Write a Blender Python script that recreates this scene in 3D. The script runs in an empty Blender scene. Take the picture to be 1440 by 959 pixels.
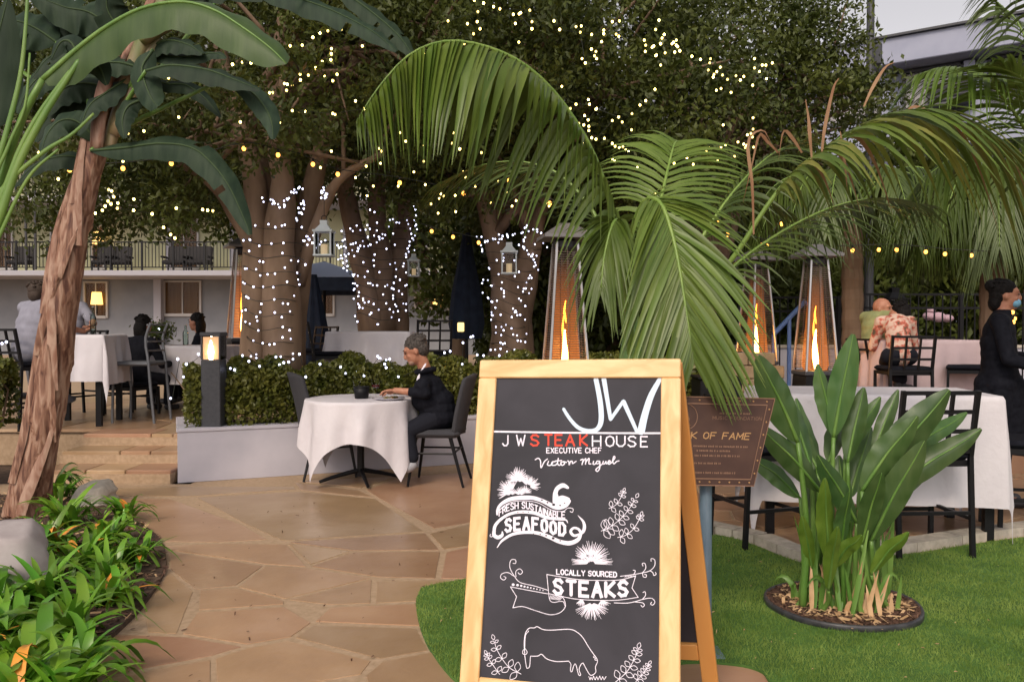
import bpy, bmesh, math, random
import numpy as np
from mathutils import Vector, Matrix
R = math.radians
random.seed(7); rng = np.random.default_rng(7)
sc = bpy.context.scene
col = sc.collection

# ------------------------------------------------------------------ camera
CAMZ = 1.35; FPX = 1150.0; PITCH = math.atan(17.5/FPX)
cam = bpy.data.cameras.new('camera'); cam.lens = 36*FPX/1440; cam.sensor_width = 36; cam.clip_end = 900; cam.clip_start = 0.05
co = bpy.data.objects.new('camera', cam); col.objects.link(co); co.location = (0, 0, CAMZ); co.rotation_euler = (R(90)-PITCH, 0, 0)
sc.camera = co
# ------------------------------------------------------------------ sky, sun, exposure
SUN_EL, SUN_AZ = 40, 200           # sun set behind the viewer to give a flash-like warm foreground
wd = bpy.data.worlds.new('World'); sc.world = wd; wd.use_nodes = True
nt = wd.node_tree; bg = nt.nodes['Background']
sky = nt.nodes.new('ShaderNodeTexSky'); sky.sky_type = 'NISHITA'; sky.sun_disc = False
sky.sun_elevation = R(SUN_EL); sky.sun_rotation = R(SUN_AZ); sky.dust_density = 3.0
hs = nt.nodes.new('ShaderNodeHueSaturation'); hs.inputs['Saturation'].default_value = 0.22; hs.inputs['Value'].default_value = 1.85
nt.links.new(sky.outputs[0], hs.inputs['Color'])
tint = nt.nodes.new('ShaderNodeMix'); tint.data_type = 'RGBA'; tint.blend_type = 'MULTIPLY'; tint.inputs[0].default_value = 1.0
nt.links.new(hs.outputs[0], tint.inputs[6]); tint.inputs[7].default_value = (1.0, .93, .90, 1)
nt.links.new(tint.outputs[2], bg.inputs[0]); bg.inputs[1].default_value = 0.15
sl = bpy.data.lights.new('sun', 'SUN'); sl.energy = 1.75; sl.angle = R(12); sl.color = (1, .83, .60)
so = bpy.data.objects.new('sun', sl); col.objects.link(so); so.location = (-2, -6, 8)
_d = Vector((math.sin(R(SUN_AZ))*math.cos(R(SUN_EL)), math.cos(R(SUN_AZ))*math.cos(R(SUN_EL)), math.sin(R(SUN_EL))))
so.rotation_euler = _d.to_track_quat('Z', 'Y').to_euler()
sc.view_settings.view_transform = 'Standard'; sc.view_settings.look = 'None'; sc.view_settings.gamma = 1
sc.view_settings.exposure = -0.58
sc.render.resolution_x = 1024; sc.render.resolution_y = 681
try: sc.cycles.max_bounces = 6; sc.cycles.transparent_max_bounces = 12
except Exception: pass

# ------------------------------------------------------------------ placing helpers
def ray(px, py):
    x, y, z = px-720, FPX, -(py-479.5)
    c, s = math.cos(PITCH), math.sin(PITCH)
    return Vector((x, y*c+z*s, -y*s+z*c))
def W(px, py, Y):            # point of the place seen at that spot of the photograph, Y metres away
    d = ray(px, py); return Vector((0, 0, CAMZ)) + d*(Y/d.y)
def G(px, py, z=0.0):        # the same on level ground at height z
    d = ray(px, py); return Vector((0, 0, CAMZ)) + d*((z-CAMZ)/d.z)

# ------------------------------------------------------------------ materials
MT = {}
def mat(name, c, rough=.7, c2=None, scale=8, bump=0.0, metal=0.0, detail=4, sx=(1,1,1), emit=None, es=0, spec=.5, trans=0, coat=0, lo=.35, hi=.65, per_obj=0, dist=0.0, bscale=None, c3=None):
    if name in MT: return MT[name]
    m = bpy.data.materials.new(name); m.use_nodes = True; MT[name] = m
    n = m.node_tree; b = n.nodes['Principled BSDF']
    b.inputs['Base Color'].default_value = (*c, 1); b.inputs['Roughness'].default_value = rough
    b.inputs['Metallic'].default_value = metal; b.inputs['Specular IOR Level'].default_value = spec
    if trans: b.inputs['Transmission Weight'].default_value = trans
    if coat: b.inputs['Coat Weight'].default_value = coat
    if emit: b.inputs['Emission Color'].default_value = (*emit, 1); b.inputs['Emission Strength'].default_value = es
    if c2 or bump:
        tc = n.nodes.new('ShaderNodeTexCoord'); mp = n.nodes.new('ShaderNodeMapping'); mp.inputs['Scale'].default_value = sx
        n.links.new(tc.outputs['Object'], mp.inputs[0])
        if per_obj:
            oi = n.nodes.new('ShaderNodeObjectInfo'); ad = n.nodes.new('ShaderNodeVectorMath'); ad.operation = 'SCALE'
            cb = n.nodes.new('ShaderNodeCombineXYZ')
            for i in range(3): n.links.new(oi.outputs['Random'], cb.inputs[i])
            n.links.new(cb.outputs[0], ad.inputs[0]); ad.inputs['Scale'].default_value = 37
            n.links.new(ad.outputs[0], mp.inputs['Location'])
        nz = n.nodes.new('ShaderNodeTexNoise'); nz.inputs['Scale'].default_value = scale; nz.inputs['Detail'].default_value = detail; nz.inputs['Distortion'].default_value = dist
        n.links.new(mp.outputs[0], nz.inputs[0])
        if c2:
            rp = n.nodes.new('ShaderNodeValToRGB'); rp.color_ramp.elements[0].position = lo; rp.color_ramp.elements[1].position = hi
            rp.color_ramp.elements[0].color = (*c, 1); rp.color_ramp.elements[1].color = (*c2, 1)
            if c3:
                e = rp.color_ramp.elements.new((lo+hi)/2); e.color = (*c3, 1)
            n.links.new(nz.outputs[0], rp.inputs[0]); out = rp.outputs[0]
            if per_obj:
                h2 = n.nodes.new('ShaderNodeHueSaturation'); mr = n.nodes.new('ShaderNodeMapRange')
                mr.inputs['To Min'].default_value = 1-per_obj; mr.inputs['To Max'].default_value = 1+per_obj
                n.links.new(oi.outputs['Random'], mr.inputs['Value']); n.links.new(mr.outputs[0], h2.inputs['Value'])
                mr2 = n.nodes.new('ShaderNodeMapRange'); mr2.inputs['To Min'].default_value = .5-per_obj*.05; mr2.inputs['To Max'].default_value = .5+per_obj*.05
                wn = n.nodes.new('ShaderNodeMath'); wn.operation = 'MULTIPLY'; wn.inputs[1].default_value = 7.31
                fr = n.nodes.new('ShaderNodeMath'); fr.operation = 'FRACT'
                n.links.new(oi.outputs['Random'], wn.inputs[0]); n.links.new(wn.outputs[0], fr.inputs[0]); n.links.new(fr.outputs[0], mr2.inputs['Value'])
                n.links.new(mr2.outputs[0], h2.inputs['Hue']); n.links.new(out, h2.inputs['Color']); out = h2.outputs[0]
            n.links.new(out, b.inputs['Base Color'])
        if bump:
            bp = n.nodes.new('ShaderNodeBump'); bp.inputs['Strength'].default_value = bump; bp.inputs['Distance'].default_value = .01
            if bscale:
                n2 = n.nodes.new('ShaderNodeTexNoise'); n2.inputs['Scale'].default_value = bscale; n2.inputs['Detail'].default_value = 5
                n.links.new(mp.outputs[0], n2.inputs[0]); n.links.new(n2.outputs[0], bp.inputs['Height'])
            else: n.links.new(nz.outputs[0], bp.inputs['Height'])
            n.links.new(bp.outputs[0], b.inputs['Normal'])
    return m
def leafmat(name, c, c2, rough=.45, scale=3.0, tr=.25, per=0, spec=.4, sx=(1,1,1), bump=0.0):
    if name in MT: return MT[name]
    m = mat(name, c, rough, c2, scale, per_obj=per, spec=spec, lo=.3, hi=.7, sx=sx, bump=bump)
    n = m.node_tree; b = n.nodes['Principled BSDF']; o = n.nodes['Material Output']
    t = n.nodes.new('ShaderNodeBsdfTranslucent'); mx = n.nodes.new('ShaderNodeMixShader'); mx.inputs[0].default_value = tr
    src = b.inputs['Base Color'].links[0].from_socket
    n.links.new(src, t.inputs[0]); n.links.new(b.outputs[0], mx.inputs[1]); n.links.new(t.outputs[0], mx.inputs[2]); n.links.new(mx.outputs[0], o.inputs[0])
    return m
def glassmat(name, tint=(1,1,1), a=.12, rough=.03):
    if name in MT: return MT[name]
    m = bpy.data.materials.new(name); m.use_nodes = True; MT[name] = m; n = m.node_tree
    n.nodes.remove(n.nodes['Principled BSDF']); o = n.nodes['Material Output']
    t = n.nodes.new('ShaderNodeBsdfTransparent'); t.inputs[0].default_value = (*tint, 1)
    g = n.nodes.new('ShaderNodeBsdfGlossy'); g.inputs['Roughness'].default_value = rough
    mx = n.nodes.new('ShaderNodeMixShader'); fr = n.nodes.new('ShaderNodeLayerWeight'); fr.inputs[0].default_value = a*.7
    n.links.new(fr.outputs['Fresnel'], mx.inputs[0]); n.links.new(t.outputs[0], mx.inputs[1]); n.links.new(g.outputs[0], mx.inputs[2]); n.links.new(mx.outputs[0], o.inputs[0])
    return m
def vary(m, s, lo=.25, hi=1.5):      # every bulb burns a little differently
    n = m.node_tree; oi = n.nodes.new('ShaderNodeObjectInfo'); mr = n.nodes.new('ShaderNodeMapRange'); mr.inputs['To Min'].default_value = s*lo; mr.inputs['To Max'].default_value = s*hi
    n.links.new(oi.outputs['Random'], mr.inputs['Value']); n.links.new(mr.outputs[0], n.nodes['Principled BSDF'].inputs['Emission Strength'])
def emat(name, c, s):
    return mat(name, c, .4, emit=c, es=s)

M_wood   = mat('pale_pine', (.66,.38,.14), .42, (.84,.56,.27), 24, sx=(1,1,.05), bump=.05, dist=.6, coat=.15)
M_woodh  = mat('pale_pine_rail', (.66,.38,.14), .42, (.84,.56,.27), 24, sx=(.05,1,1), bump=.05, dist=.6, coat=.15)
M_board  = mat('chalkboard', (.012,.012,.019), .7, (.040,.038,.052), 5, detail=10, dist=.5, lo=.3, hi=.8, bump=.02)
M_chalk  = mat('white_chalk_paint', (.88,.84,.95), .8, (.66,.62,.74), 90, lo=.45, hi=.75)
M_chalkb = mat('pale_blue_paint', (.62,.76,.92), .7)
M_chalkr = mat('red_paint', (.72,.06,.03), .7)
M_black  = mat('black_metal', (.007,.007,.009), .45, metal=.1, spec=.3)
M_dgrey  = mat('dark_powder_coat', (.035,.037,.045), .5, (.05,.052,.06), 40)
M_cloth  = mat('white_cloth', (.60,.57,.61), .85, (.67,.64,.68), 3, bump=.35, bscale=26)
M_clothp = mat('blush_cloth', (.52,.40,.41), .85, (.58,.45,.46), 5, bump=.3, bscale=26)
M_fabric = mat('charcoal_upholstery', (.030,.030,.036), .9, (.048,.048,.056), 260, bump=.2)
M_stone  = mat('sandstone', (.34,.215,.125), .30, (.44,.30,.19), 3.2, detail=9, bump=.25, per_obj=.16, lo=.3, hi=.7, bscale=14, c3=(.39,.25,.145))
M_stoner = mat('red_sandstone', (.34,.185,.11), .36, (.42,.255,.16), 3.4, detail=9, bump=.25, per_obj=.18, lo=.3, hi=.7, bscale=14)
M_mortar = mat('mortar', (.36,.25,.155), .85, (.45,.32,.21), 30, bump=.3)
M_white  = mat('painted_render', (.42,.41,.47), .7, (.52,.50,.56), 2.5, bump=.25, detail=8)
M_kerb   = mat('kerb_concrete', (.40,.36,.30), .85, (.52,.47,.40), 22, bump=.3)
M_soil   = mat('soil', (.05,.03,.02), .95, (.11,.07,.045), 25, bump=.8)
M_turfb  = mat('turf_backing', (.05,.12,.018), .9, (.08,.18,.03), 6, detail=8, bump=.4)
M_bark   = mat('ficus_bark', (.13,.082,.05), .85, (.24,.16,.105), 5, detail=8, sx=(1,1,.25), bump=.7)
M_sheath = mat('dry_sheath', (.085,.03,.018), .65, (.38,.24,.17), 30, detail=10, sx=(1,1,.16), bump=1.0, dist=.8, c3=(.235,.115,.07), lo=.34, hi=.64)
M_sheath2= mat('pale_sheath', (.40,.26,.19), .65, (.22,.10,.06), 20, detail=9, sx=(1,1,.3), bump=.6, dist=1)
L_ficus  = leafmat('ficus_leaf', (.036,.055,.008), (.10,.12,.02), .5, 1.6, .2)
L_ficusl = leafmat('ficus_leaf_light', (.05,.075,.01), (.10,.135,.02), .5, 2.5, .3)
L_hedge  = leafmat('hedge_leaf', (.065,.085,.012), (.165,.165,.032), .4, 6, .2)
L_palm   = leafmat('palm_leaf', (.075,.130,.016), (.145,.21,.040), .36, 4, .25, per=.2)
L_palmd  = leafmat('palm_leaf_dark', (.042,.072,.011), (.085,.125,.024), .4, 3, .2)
L_palmy  = leafmat('palm_leaf_yellowed', (.12,.17,.02), (.26,.25,.06), .4, 5, .3, per=.2)
L_dry    = leafmat('palm_leaf_dry', (.24,.11,.055), (.40,.25,.14), .7, 6, .2)
M_rachis = mat('palm_stalk', (.14,.24,.04), .4, (.2,.3,.06), 12)
L_bop    = leafmat('paradise_leaf', (.045,.105,.026), (.085,.15,.045), .36, 22, .15, per=.25, spec=.5, sx=(1,.5,.25), bump=.12)
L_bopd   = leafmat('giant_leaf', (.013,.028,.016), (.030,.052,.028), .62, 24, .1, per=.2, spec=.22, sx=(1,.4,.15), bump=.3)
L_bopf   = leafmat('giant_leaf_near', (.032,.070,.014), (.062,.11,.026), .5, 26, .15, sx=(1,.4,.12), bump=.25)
M_stalk  = mat('green_stalk', (.08,.19,.03), .4, (.16,.28,.06), 14, sx=(1,1,.2))
L_strap  = leafmat('strap_leaf', (.09,.25,.015), (.20,.40,.035), .32, 4, .25, per=.35, spec=.6)
M_orange = mat('orange_leaf', (.75,.22,.02), .5, (.8,.35,.05), 8)
M_turf   = leafmat('turf_blade', (.11,.21,.03), (.27,.37,.08), .7, 3.2, .25)
M_straw  = mat('straw', (.45,.27,.13), .8, (.62,.42,.24), 10)
M_mulch  = mat('bark_mulch', (.06,.028,.018), .9, (.16,.085,.055), 60, bump=.6)
M_skin   = mat('skin', (.36,.15,.09), .6, (.46,.22,.14), 20)
M_jacket = mat('black_jacket', (.005,.0055,.010), .85, (.010,.011,.017), 30, bump=.2, spec=.15)
M_glass  = glassmat('clear_glass')
M_tube   = glassmat('heater_glass', (1,.93,.86), .25)
M_steel  = mat('brushed_steel', (.62,.60,.60), .3, metal=.85)
M_bulbw  = emat('cool_bulb', (.72,.75,1.0), 8); vary(M_bulbw, 8)
M_bulby  = emat('warm_bulb', (1.0,.74,.20), 12); vary(M_bulby, 20)
M_bulbo  = emat('amber_bulb', (1.0,.42,.07), 7)
M_cord   = mat('cord', (.01,.014,.01), .6)
M_flame  = emat('flame', (1.0,.30,.03), 14)
M_flamec = emat('flame_core', (1.0,.50,.12), 70)

# ------------------------------------------------------------------ mesh builder
def setp(o, **k):
    for a, b in k.items():
        if b is not None: o[a] = b
    return o
class MB:
    def __init__(s): s.v = []; s.f = []; s.mi = []; s.cur = 0
    def add(s, vs, fs):
        k = len(s.v); s.v += [tuple(p) for p in vs]; s.f += [tuple(i+k for i in f) for f in fs]; s.mi += [s.cur]*len(fs); return s
    def box(s, c, d, rz=0, rx=0, ry=0, taper=1.0, bev=0):
        m = Matrix.Rotation(rz, 3, 'Z') @ Matrix.Rotation(ry, 3, 'Y') @ Matrix.Rotation(rx, 3, 'X')
        vs = []
        if bev:
            hx, hy, hz = d[0]/2, d[1]/2, d[2]/2; b = min(bev, hx*.9, hy*.9, hz*.9)
            for z, q in ((-hz, b), (-hz+b, 0), (hz-b, 0), (hz, b)):
                t = 1.0 if z < 0 else taper
                for x, y in ((-hx+b, -hy), (hx-b, -hy), (hx, -hy+b), (hx, hy-b), (hx-b, hy), (-hx+b, hy), (-hx, hy-b), (-hx, -hy+b)):
                    vs.append(m @ Vector(((x-math.copysign(min(q, abs(x)*.5), x))*t, (y-math.copysign(min(q, abs(y)*.5), y))*t, z)) + Vector(c))
            fs = [tuple(range(7, -1, -1)), tuple(range(24, 32))]
            for k in range(3):
                for i in range(8): fs.append((k*8+i, k*8+(i+1) % 8, (k+1)*8+(i+1) % 8, (k+1)*8+i))
            return s.add(vs, fs)
        for z in (-.5, .5):
            t = 1.0 if z < 0 else taper
            for x, y in ((-.5, -.5), (.5, -.5), (.5, .5), (-.5, .5)):
                vs.append(m @ Vector((x*d[0]*t, y*d[1]*t, z*d[2])) + Vector(c))
        return s.add(vs, [(3,2,1,0), (4,5,6,7), (0,1,5,4), (1,2,6,5), (2,3,7,6), (3,0,4,7)])
    def tube(s, pts, r, n=8, caps=True, sq=None):
        pts = [Vector(p) for p in pts]
        if not hasattr(r, '__len__'): r = [r]*len(pts)
        vs = []; up = None
        for i, p in enumerate(pts):
            t = (pts[min(i+1, len(pts)-1)]-pts[max(i-1, 0)])
            t = t.normalized() if t.length > 1e-9 else Vector((0,0,1))
            if up is None: up = Vector((0,0,1)) if abs(t.z) < .9 else Vector((0,1,0))
            a = t.cross(up); a = a.normalized() if a.length > 1e-6 else Vector((1,0,0))
            b = a.cross(t).normalized(); up = b
            for k in range(n):
                an = 2*math.pi*k/n
                vs.append(p + (a*math.cos(an)+b*math.sin(an)*(sq or 1))*r[i])
        fs = []
        for i in range(len(pts)-1):
            for k in range(n):
                fs.append((i*n+k, i*n+(k+1) % n, (i+1)*n+(k+1) % n, (i+1)*n+k))
        if caps: fs += [tuple(range(n-1, -1, -1)), tuple(range((len(pts)-1)*n, len(pts)*n))]
        return s.add(vs, fs)
    def bar(s, a, b, w, h=None):      # square bar between two points
        h = h or w; a = Vector(a); b = Vector(b); t = (b-a).normalized()
        up = Vector((0,0,1)) if abs(t.z) < .95 else Vector((0,1,0))
        x = t.cross(up).normalized()*w/2; y = x.cross(t).normalized()*h/2
        vs = [p+i*x+j*y for p in (a, b) for i, j in ((-1,-1), (1,-1), (1,1), (-1,1))]
        return s.add(vs, [(3,2,1,0), (4,5,6,7), (0,1,5,4), (1,2,6,5), (2,3,7,6), (3,0,4,7)])
    def ell(s, c, r, rot=None, nu=12, nv=8):
        c = Vector(c); vs = []; m = rot or Matrix.Identity(3)
        for j in range(1, nv):
            th = math.pi*j/nv
            for i in range(nu):
                a = 2*math.pi*i/nu
                vs.append(c + m @ Vector((r[0]*math.sin(th)*math.cos(a), r[1]*math.sin(th)*math.sin(a), r[2]*math.cos(th))))
        vs += [c+m @ Vector((0,0,r[2])), c-m @ Vector((0,0,r[2]))]
        t = len(vs)-2; fs = []
        for j in range(nv-2):
            for i in range(nu): fs.append((j*nu+i, (j+1)*nu+i, (j+1)*nu+(i+1) % nu, j*nu+(i+1) % nu))
        for i in range(nu): fs += [(t, i, (i+1) % nu), (t+1, (nv-2)*nu+(i+1) % nu, (nv-2)*nu+i)]
        return s.add(vs, fs)
    def lathe(s, prof, c=(0,0,0), n=16):
        c = Vector(c); vs = []; fs = []
        for r_, z in prof:
            for i in range(n): a = 2*math.pi*i/n; vs.append(c+Vector((r_*math.cos(a), r_*math.sin(a), z)))
        for j in range(len(prof)-1):
            for i in range(n): fs.append((j*n+i, j*n+(i+1) % n, (j+1)*n+(i+1) % n, (j+1)*n+i))
        fs += [tuple(range(n-1, -1, -1)), tuple(range((len(prof)-1)*n, len(prof)*n))]
        return s.add(vs, fs)
    def prism(s, poly, z0, z1, top=None):
        n = len(poly); top = top or poly
        a = sum(poly[i][0]*poly[(i+1) % n][1]-poly[(i+1) % n][0]*poly[i][1] for i in range(n))
        if a < 0: poly = poly[::-1]; top = top[::-1]
        vs = [(p[0], p[1], z0) for p in poly]+[(p[0], p[1], z1) for p in top]
        return s.add(vs, [tuple(range(n-1, -1, -1)), tuple(range(n, 2*n))]+[(i, (i+1) % n, n+(i+1) % n, n+i) for i in range(n)])
    def build(s, name, m, parent=None, smooth=False, **k):
        me = bpy.data.meshes.new(name); me.from_pydata(s.v, [], s.f)
        for x in (m if isinstance(m, (list, tuple)) else [m]): me.materials.append(x)
        if isinstance(m, (list, tuple)): me.polygons.foreach_set('material_index', s.mi)
        if smooth: me.polygons.foreach_set('use_smooth', [True]*len(me.polygons))
        me.update(); o = bpy.data.objects.new(name, me); col.objects.link(o)
        if parent: o.parent = parent
        return setp(o, **k)
def meshnp(name, V, F, m, parent=None, smooth=False, **k):      # V (n,3); F (m,k) faces of equal size
    V = np.asarray(V, np.float32); F = np.asarray(F, np.int32); me = bpy.data.meshes.new(name)
    me.vertices.add(len(V)); me.vertices.foreach_set('co', V.ravel())
    me.loops.add(F.size); me.loops.foreach_set('vertex_index', F.ravel())
    me.polygons.add(len(F)); me.polygons.foreach_set('loop_start', np.arange(0, F.size, F.shape[1], dtype=np.int32))
    me.update(calc_edges=True)
    if smooth: me.polygons.foreach_set('use_smooth', [True]*len(F))
    me.materials.append(m); o = bpy.data.objects.new(name, me); col.objects.link(o)
    if parent: o.parent = parent
    return setp(o, **k)
def thing(name, label, cat, loc=(0,0,0), rz=0, group=None):
    o = bpy.data.objects.new(name, None); o.empty_display_size = .1; col.objects.link(o)
    o.location = loc; o.rotation_euler = (0,0,rz); return setp(o, label=label, category=cat, group=group)
def kids(o): return [c for c in KID.get(o.name, [])]
def copytree(o, loc, rz, label):
    ch = {}
    allo = list(col.objects)
    def rec(a, par):
        c = a.copy(); col.objects.link(c)
        if par: c.parent = par
        for b in allo:
            if b.parent == a: rec(b, c)
        return c
    r = rec(o, None); r.location = loc; r.rotation_euler = (0,0,rz); r['label'] = label
    return r
def spline(pts, n):              # Catmull-Rom through control points (any dimension)
    P = np.array([tuple(p) for p in pts], float); P = np.vstack([2*P[0]-P[1], P, 2*P[-1]-P[-2]])
    out = []; m = len(P)-3
    for i in range(n):
        t = i/(n-1)*m; k = min(int(t), m-1); u = t-k; a, b, c, d = P[k:k+4]
        out.append(.5*((2*b)+(-a+c)*u+(2*a-5*b+4*c-d)*u*u+(-a+3*b-3*c+d)*u**3))
    return np.array(out)
def nrm(a): return a/np.maximum(np.linalg.norm(a, axis=-1, keepdims=True), 1e-9)
def leaves(name, C, L, m, parent=None, wid=.45, up=.3, down=0.0, **k):   # C centres (n,3); L lengths (n,); small folded two-triangle leaves
    n = len(C); d = nrm(rng.normal(size=(n,3))+np.array([0,0,-down])); s = nrm(np.cross(d, rng.normal(size=(n,3))))
    q = nrm(np.cross(d, s)); L = L[:,None]; w = L*wid*.5
    V = np.stack([C-d*L*.5, C-s*w+q*w*.3, C+d*L*.5, C+s*w+q*w*.3], 1).reshape(-1,3)
    b = np.arange(n)[:,None]*4; F = np.concatenate([b+np.array([[0,1,2]]), b+np.array([[0,2,3]])])
    return meshnp(name, V, F, m, parent, **k)

def glowveilmat(name, c, s, a):
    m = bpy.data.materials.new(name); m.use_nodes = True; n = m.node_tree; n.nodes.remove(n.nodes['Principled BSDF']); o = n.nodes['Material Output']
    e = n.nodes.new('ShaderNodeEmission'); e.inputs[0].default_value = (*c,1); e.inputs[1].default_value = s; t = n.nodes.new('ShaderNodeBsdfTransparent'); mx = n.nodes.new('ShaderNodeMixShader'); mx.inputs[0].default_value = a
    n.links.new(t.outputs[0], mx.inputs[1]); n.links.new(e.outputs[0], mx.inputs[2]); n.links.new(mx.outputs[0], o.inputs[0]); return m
M_glowveil = glowveilmat('painted_flame_glow', (1.0,.27,.05), 1.5, .3)  # emissive veil standing in for flame light reflected inside the cage
M_guard = mat('bronze_guard', (.20,.15,.12), .35, metal=.8)  # darkened to bronze so the orange glow dominates
_n = M_glowveil.node_tree; _tc = _n.nodes.new('ShaderNodeTexCoord'); _sx = _n.nodes.new('ShaderNodeSeparateXYZ'); _mr = _n.nodes.new('ShaderNodeMapRange')      # painted glow thins towards the top
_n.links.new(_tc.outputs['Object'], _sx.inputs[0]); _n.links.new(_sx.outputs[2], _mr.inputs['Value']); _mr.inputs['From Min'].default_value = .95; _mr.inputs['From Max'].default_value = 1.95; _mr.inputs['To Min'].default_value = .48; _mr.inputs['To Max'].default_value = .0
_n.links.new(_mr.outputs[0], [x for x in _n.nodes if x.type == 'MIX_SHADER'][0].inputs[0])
L_bopy = leafmat('paradise_leaf_lit', (.10,.19,.02), (.17,.27,.04), .4, 20, .25, sx=(1,.5,.25))  # yellow-green painted in for the light on the low central leaves

# ================================================================== SETTING
def struct(o): o['kind'] = 'structure'; return o
g = MB(); g.add([(-250,-30,-.05), (250,-30,-.05), (250,300,-.05), (-250,300,-.05)], [(0,1,2,3)])
struct(g.build('ground', M_soil))
def clip(poly, a, b, c):          # keep a*x+b*y<=c
    out = []
    for i in range(len(poly)):
        p, q = poly[i], poly[(i+1) % len(poly)]; dp = a*p[0]+b*p[1]-c; dq = a*q[0]+b*q[1]-c
        if dp <= 0: out.append(p)
        if dp*dq < 0: t = dp/(dp-dq); out.append((p[0]+(q[0]-p[0])*t, p[1]+(q[1]-p[1])*t))
    return out
def area(p): return abs(sum(p[i][0]*p[(i+1) % len(p)][1]-p[(i+1) % len(p)][0]*p[i][1] for i in range(len(p))))/2
def inside(p, poly):
    x, y = p; r = False
    for i in range(len(poly)):
        a, b = poly[i], poly[i-1]
        if (a[1] > y) != (b[1] > y) and x < (b[0]-a[0])*(y-a[1])/(b[1]-a[1])+a[0]: r = not r
    return r
def inside_np(X, Y, poly):
    r = np.zeros(len(X), bool)
    for i in range(len(poly)):
        a, b = poly[i], poly[i-1]
        if a[1] == b[1]: continue
        r ^= ((a[1] > Y) != (b[1] > Y)) & (X < (b[0]-a[0])*(Y-a[1])/(b[1]-a[1])+a[0])
    return r
def shrink(poly, d):
    n = len(poly); cx = sum(p[0] for p in poly)/n; cy = sum(p[1] for p in poly)/n; out = poly
    for i in range(n):
        p, q = poly[i], poly[(i+1) % n]; ex, ey = q[0]-p[0], q[1]-p[1]; l = math.hypot(ex, ey)
        if l < 1e-5: continue
        a, b = ey/l, -ex/l; c = a*p[0]+b*p[1]
        if a*cx+b*cy > c: a, b, c = -a, -b, -c
        out = clip(out, a, b, c-d)
        if len(out) < 3: return None
    return out
def stone(poly, m, par, z=0.0, d=.007, th=.03):
    q = shrink(poly, d)
    if not q or len(q) < 3 or area(q) < .02: return
    t = shrink(q, .004) or q
    if len(t) != len(q): t = q
    MB().prism(q, z-th, z+rng.uniform(-.0008,.0012), t).build('stone', m, par)
pat = MB(); pat.prism([(-5.2,-1), (7,-1), (7,7.1), (-5.2,7.1)], -.045, -.003); pat.prism([(-2.8,7.1), (3.7,7.1), (3.7,13), (-2.8,13)], -.045, -.003)
pat.prism([(3.7,7.1), (7,7.1), (7,7.6), (3.7,7.6)], -.045, -.003)
patio = struct(pat.build('patio', M_mortar))
near = [([(436,796),(496,776),(621,775),(614,813),(530,811)], 1), ([(626,776),(658,769),(720,762),(720,814),(618,813)], 1), ([(333,825),(373,795),(433,798),(525,812),(400,842)], 0),
 ([(402,843),(525,813),(523,848),(463,850)], 0), ([(402,846),(461,852),(442,873)], 0), ([(528,817),(612,815),(720,818),(720,835),(585,845),(526,848)], 0), ([(464,853),(583,848),(700,846),(700,884),(587,880),(440,874)], 1),
 ([(440,877),(587,882),(605,914),(533,926),(412,896)], 0), ([(440,877),(412,895),(350,907),(402,898),(526,928),(512,948),(430,962),(430,962)], 2), ([(536,929),(605,916),(700,905),(700,1005),(560,1010),(515,962),(512,950)], 0),
 ([(279,830),(333,826),(401,844),(401,849),(277,858)], 1), ([(276,860),(401,852),(440,875),(411,895),(347,906),(254,891)], 0), ([(274,831),(251,891),(205,889),(200,850),(238,802)], 0),
 ([(236,774),(372,795),(333,823),(274,829),(238,800)], 0), ([(207,892),(254,893),(345,908),(297,922),(125,954),(100,930),(160,890)], 1), ([(300,925),(347,910),(405,899),(525,928),(510,948),(428,962),(302,965)], 0),
 ([(60,975),(125,957),(299,925),(300,1010),(60,1040)], 0), ([(303,967),(428,964),(513,964),(556,1012),(500,1080),(303,1060)], 0),
 ([(200,763),(307,764),(380,761),(401,762),(433,797),(372,793),(236,773)], 0), ([(402,762),(599,749),(620,773),(496,774)], 0), ([(402,763),(494,775),(436,794)], 0), ([(602,749),(657,737),(720,722),(720,759),(660,767),(625,774)], 0),
 ([(110,700),(240,701),(341,737),(378,758),(307,762),(200,761)], 0), ([(345,737),(262,700),(419,691),(529,701),(598,747),(401,760),(382,757)], 0), ([(160,684),(248,684),(409,679),(418,688),(260,698),(110,697)], 0),
 ([(413,678),(505,689),(527,699),(422,689)], 0), ([(512,689),(562,671),(660,663),(760,660),(760,718),(657,735),(603,746),(532,700)], 1), ([(300,681),(415,674),(560,660),(558,670),(508,686),(412,676)], 0)]
for pl, red in near:
    if red == 2: continue
    stone([tuple(G(x, y))[:2] for x, y in pl], M_stoner if red else M_stone, patio, d=.0065)
def voronoi(seeds, box, fn):
    for i, s_ in enumerate(seeds):
        poly = [(box[0],box[1]), (box[2],box[1]), (box[2],box[3]), (box[0],box[3])]
        for j, t in enumerate(seeds):
            if i == j or len(poly) < 3: continue
            a, b = t[0]-s_[0], t[1]-s_[1]; poly = clip(poly, a, b, a*(s_[0]+t[0])/2+b*(s_[1]+t[1])/2)
        if len(poly) >= 3: fn(poly, s_)
def seeds(x0, y0, x1, y1, st, jit=.34):
    out = []; y = y0+st/2; k = 0
    while y < y1:
        x = x0+st/2+(k % 2)*st*.4
        while x < x1: out.append((x+random.uniform(-jit,jit)*st, y+random.uniform(-jit,jit)*st)); x += st*1.15
        y += st*.85; k += 1
    return out
voronoi(seeds(.2,4.6,3.7,9.5,.62), (.2,4.55,3.7,9.5), lambda p, s_: stone(p, M_stoner if random.random() < .5 else M_stone, patio))
voronoi(seeds(3.7,4.6,7,7.6,.62), (3.7,4.55,7,7.6), lambda p, s_: stone(p, M_stoner if random.random() < .5 else M_stone, patio))
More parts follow.
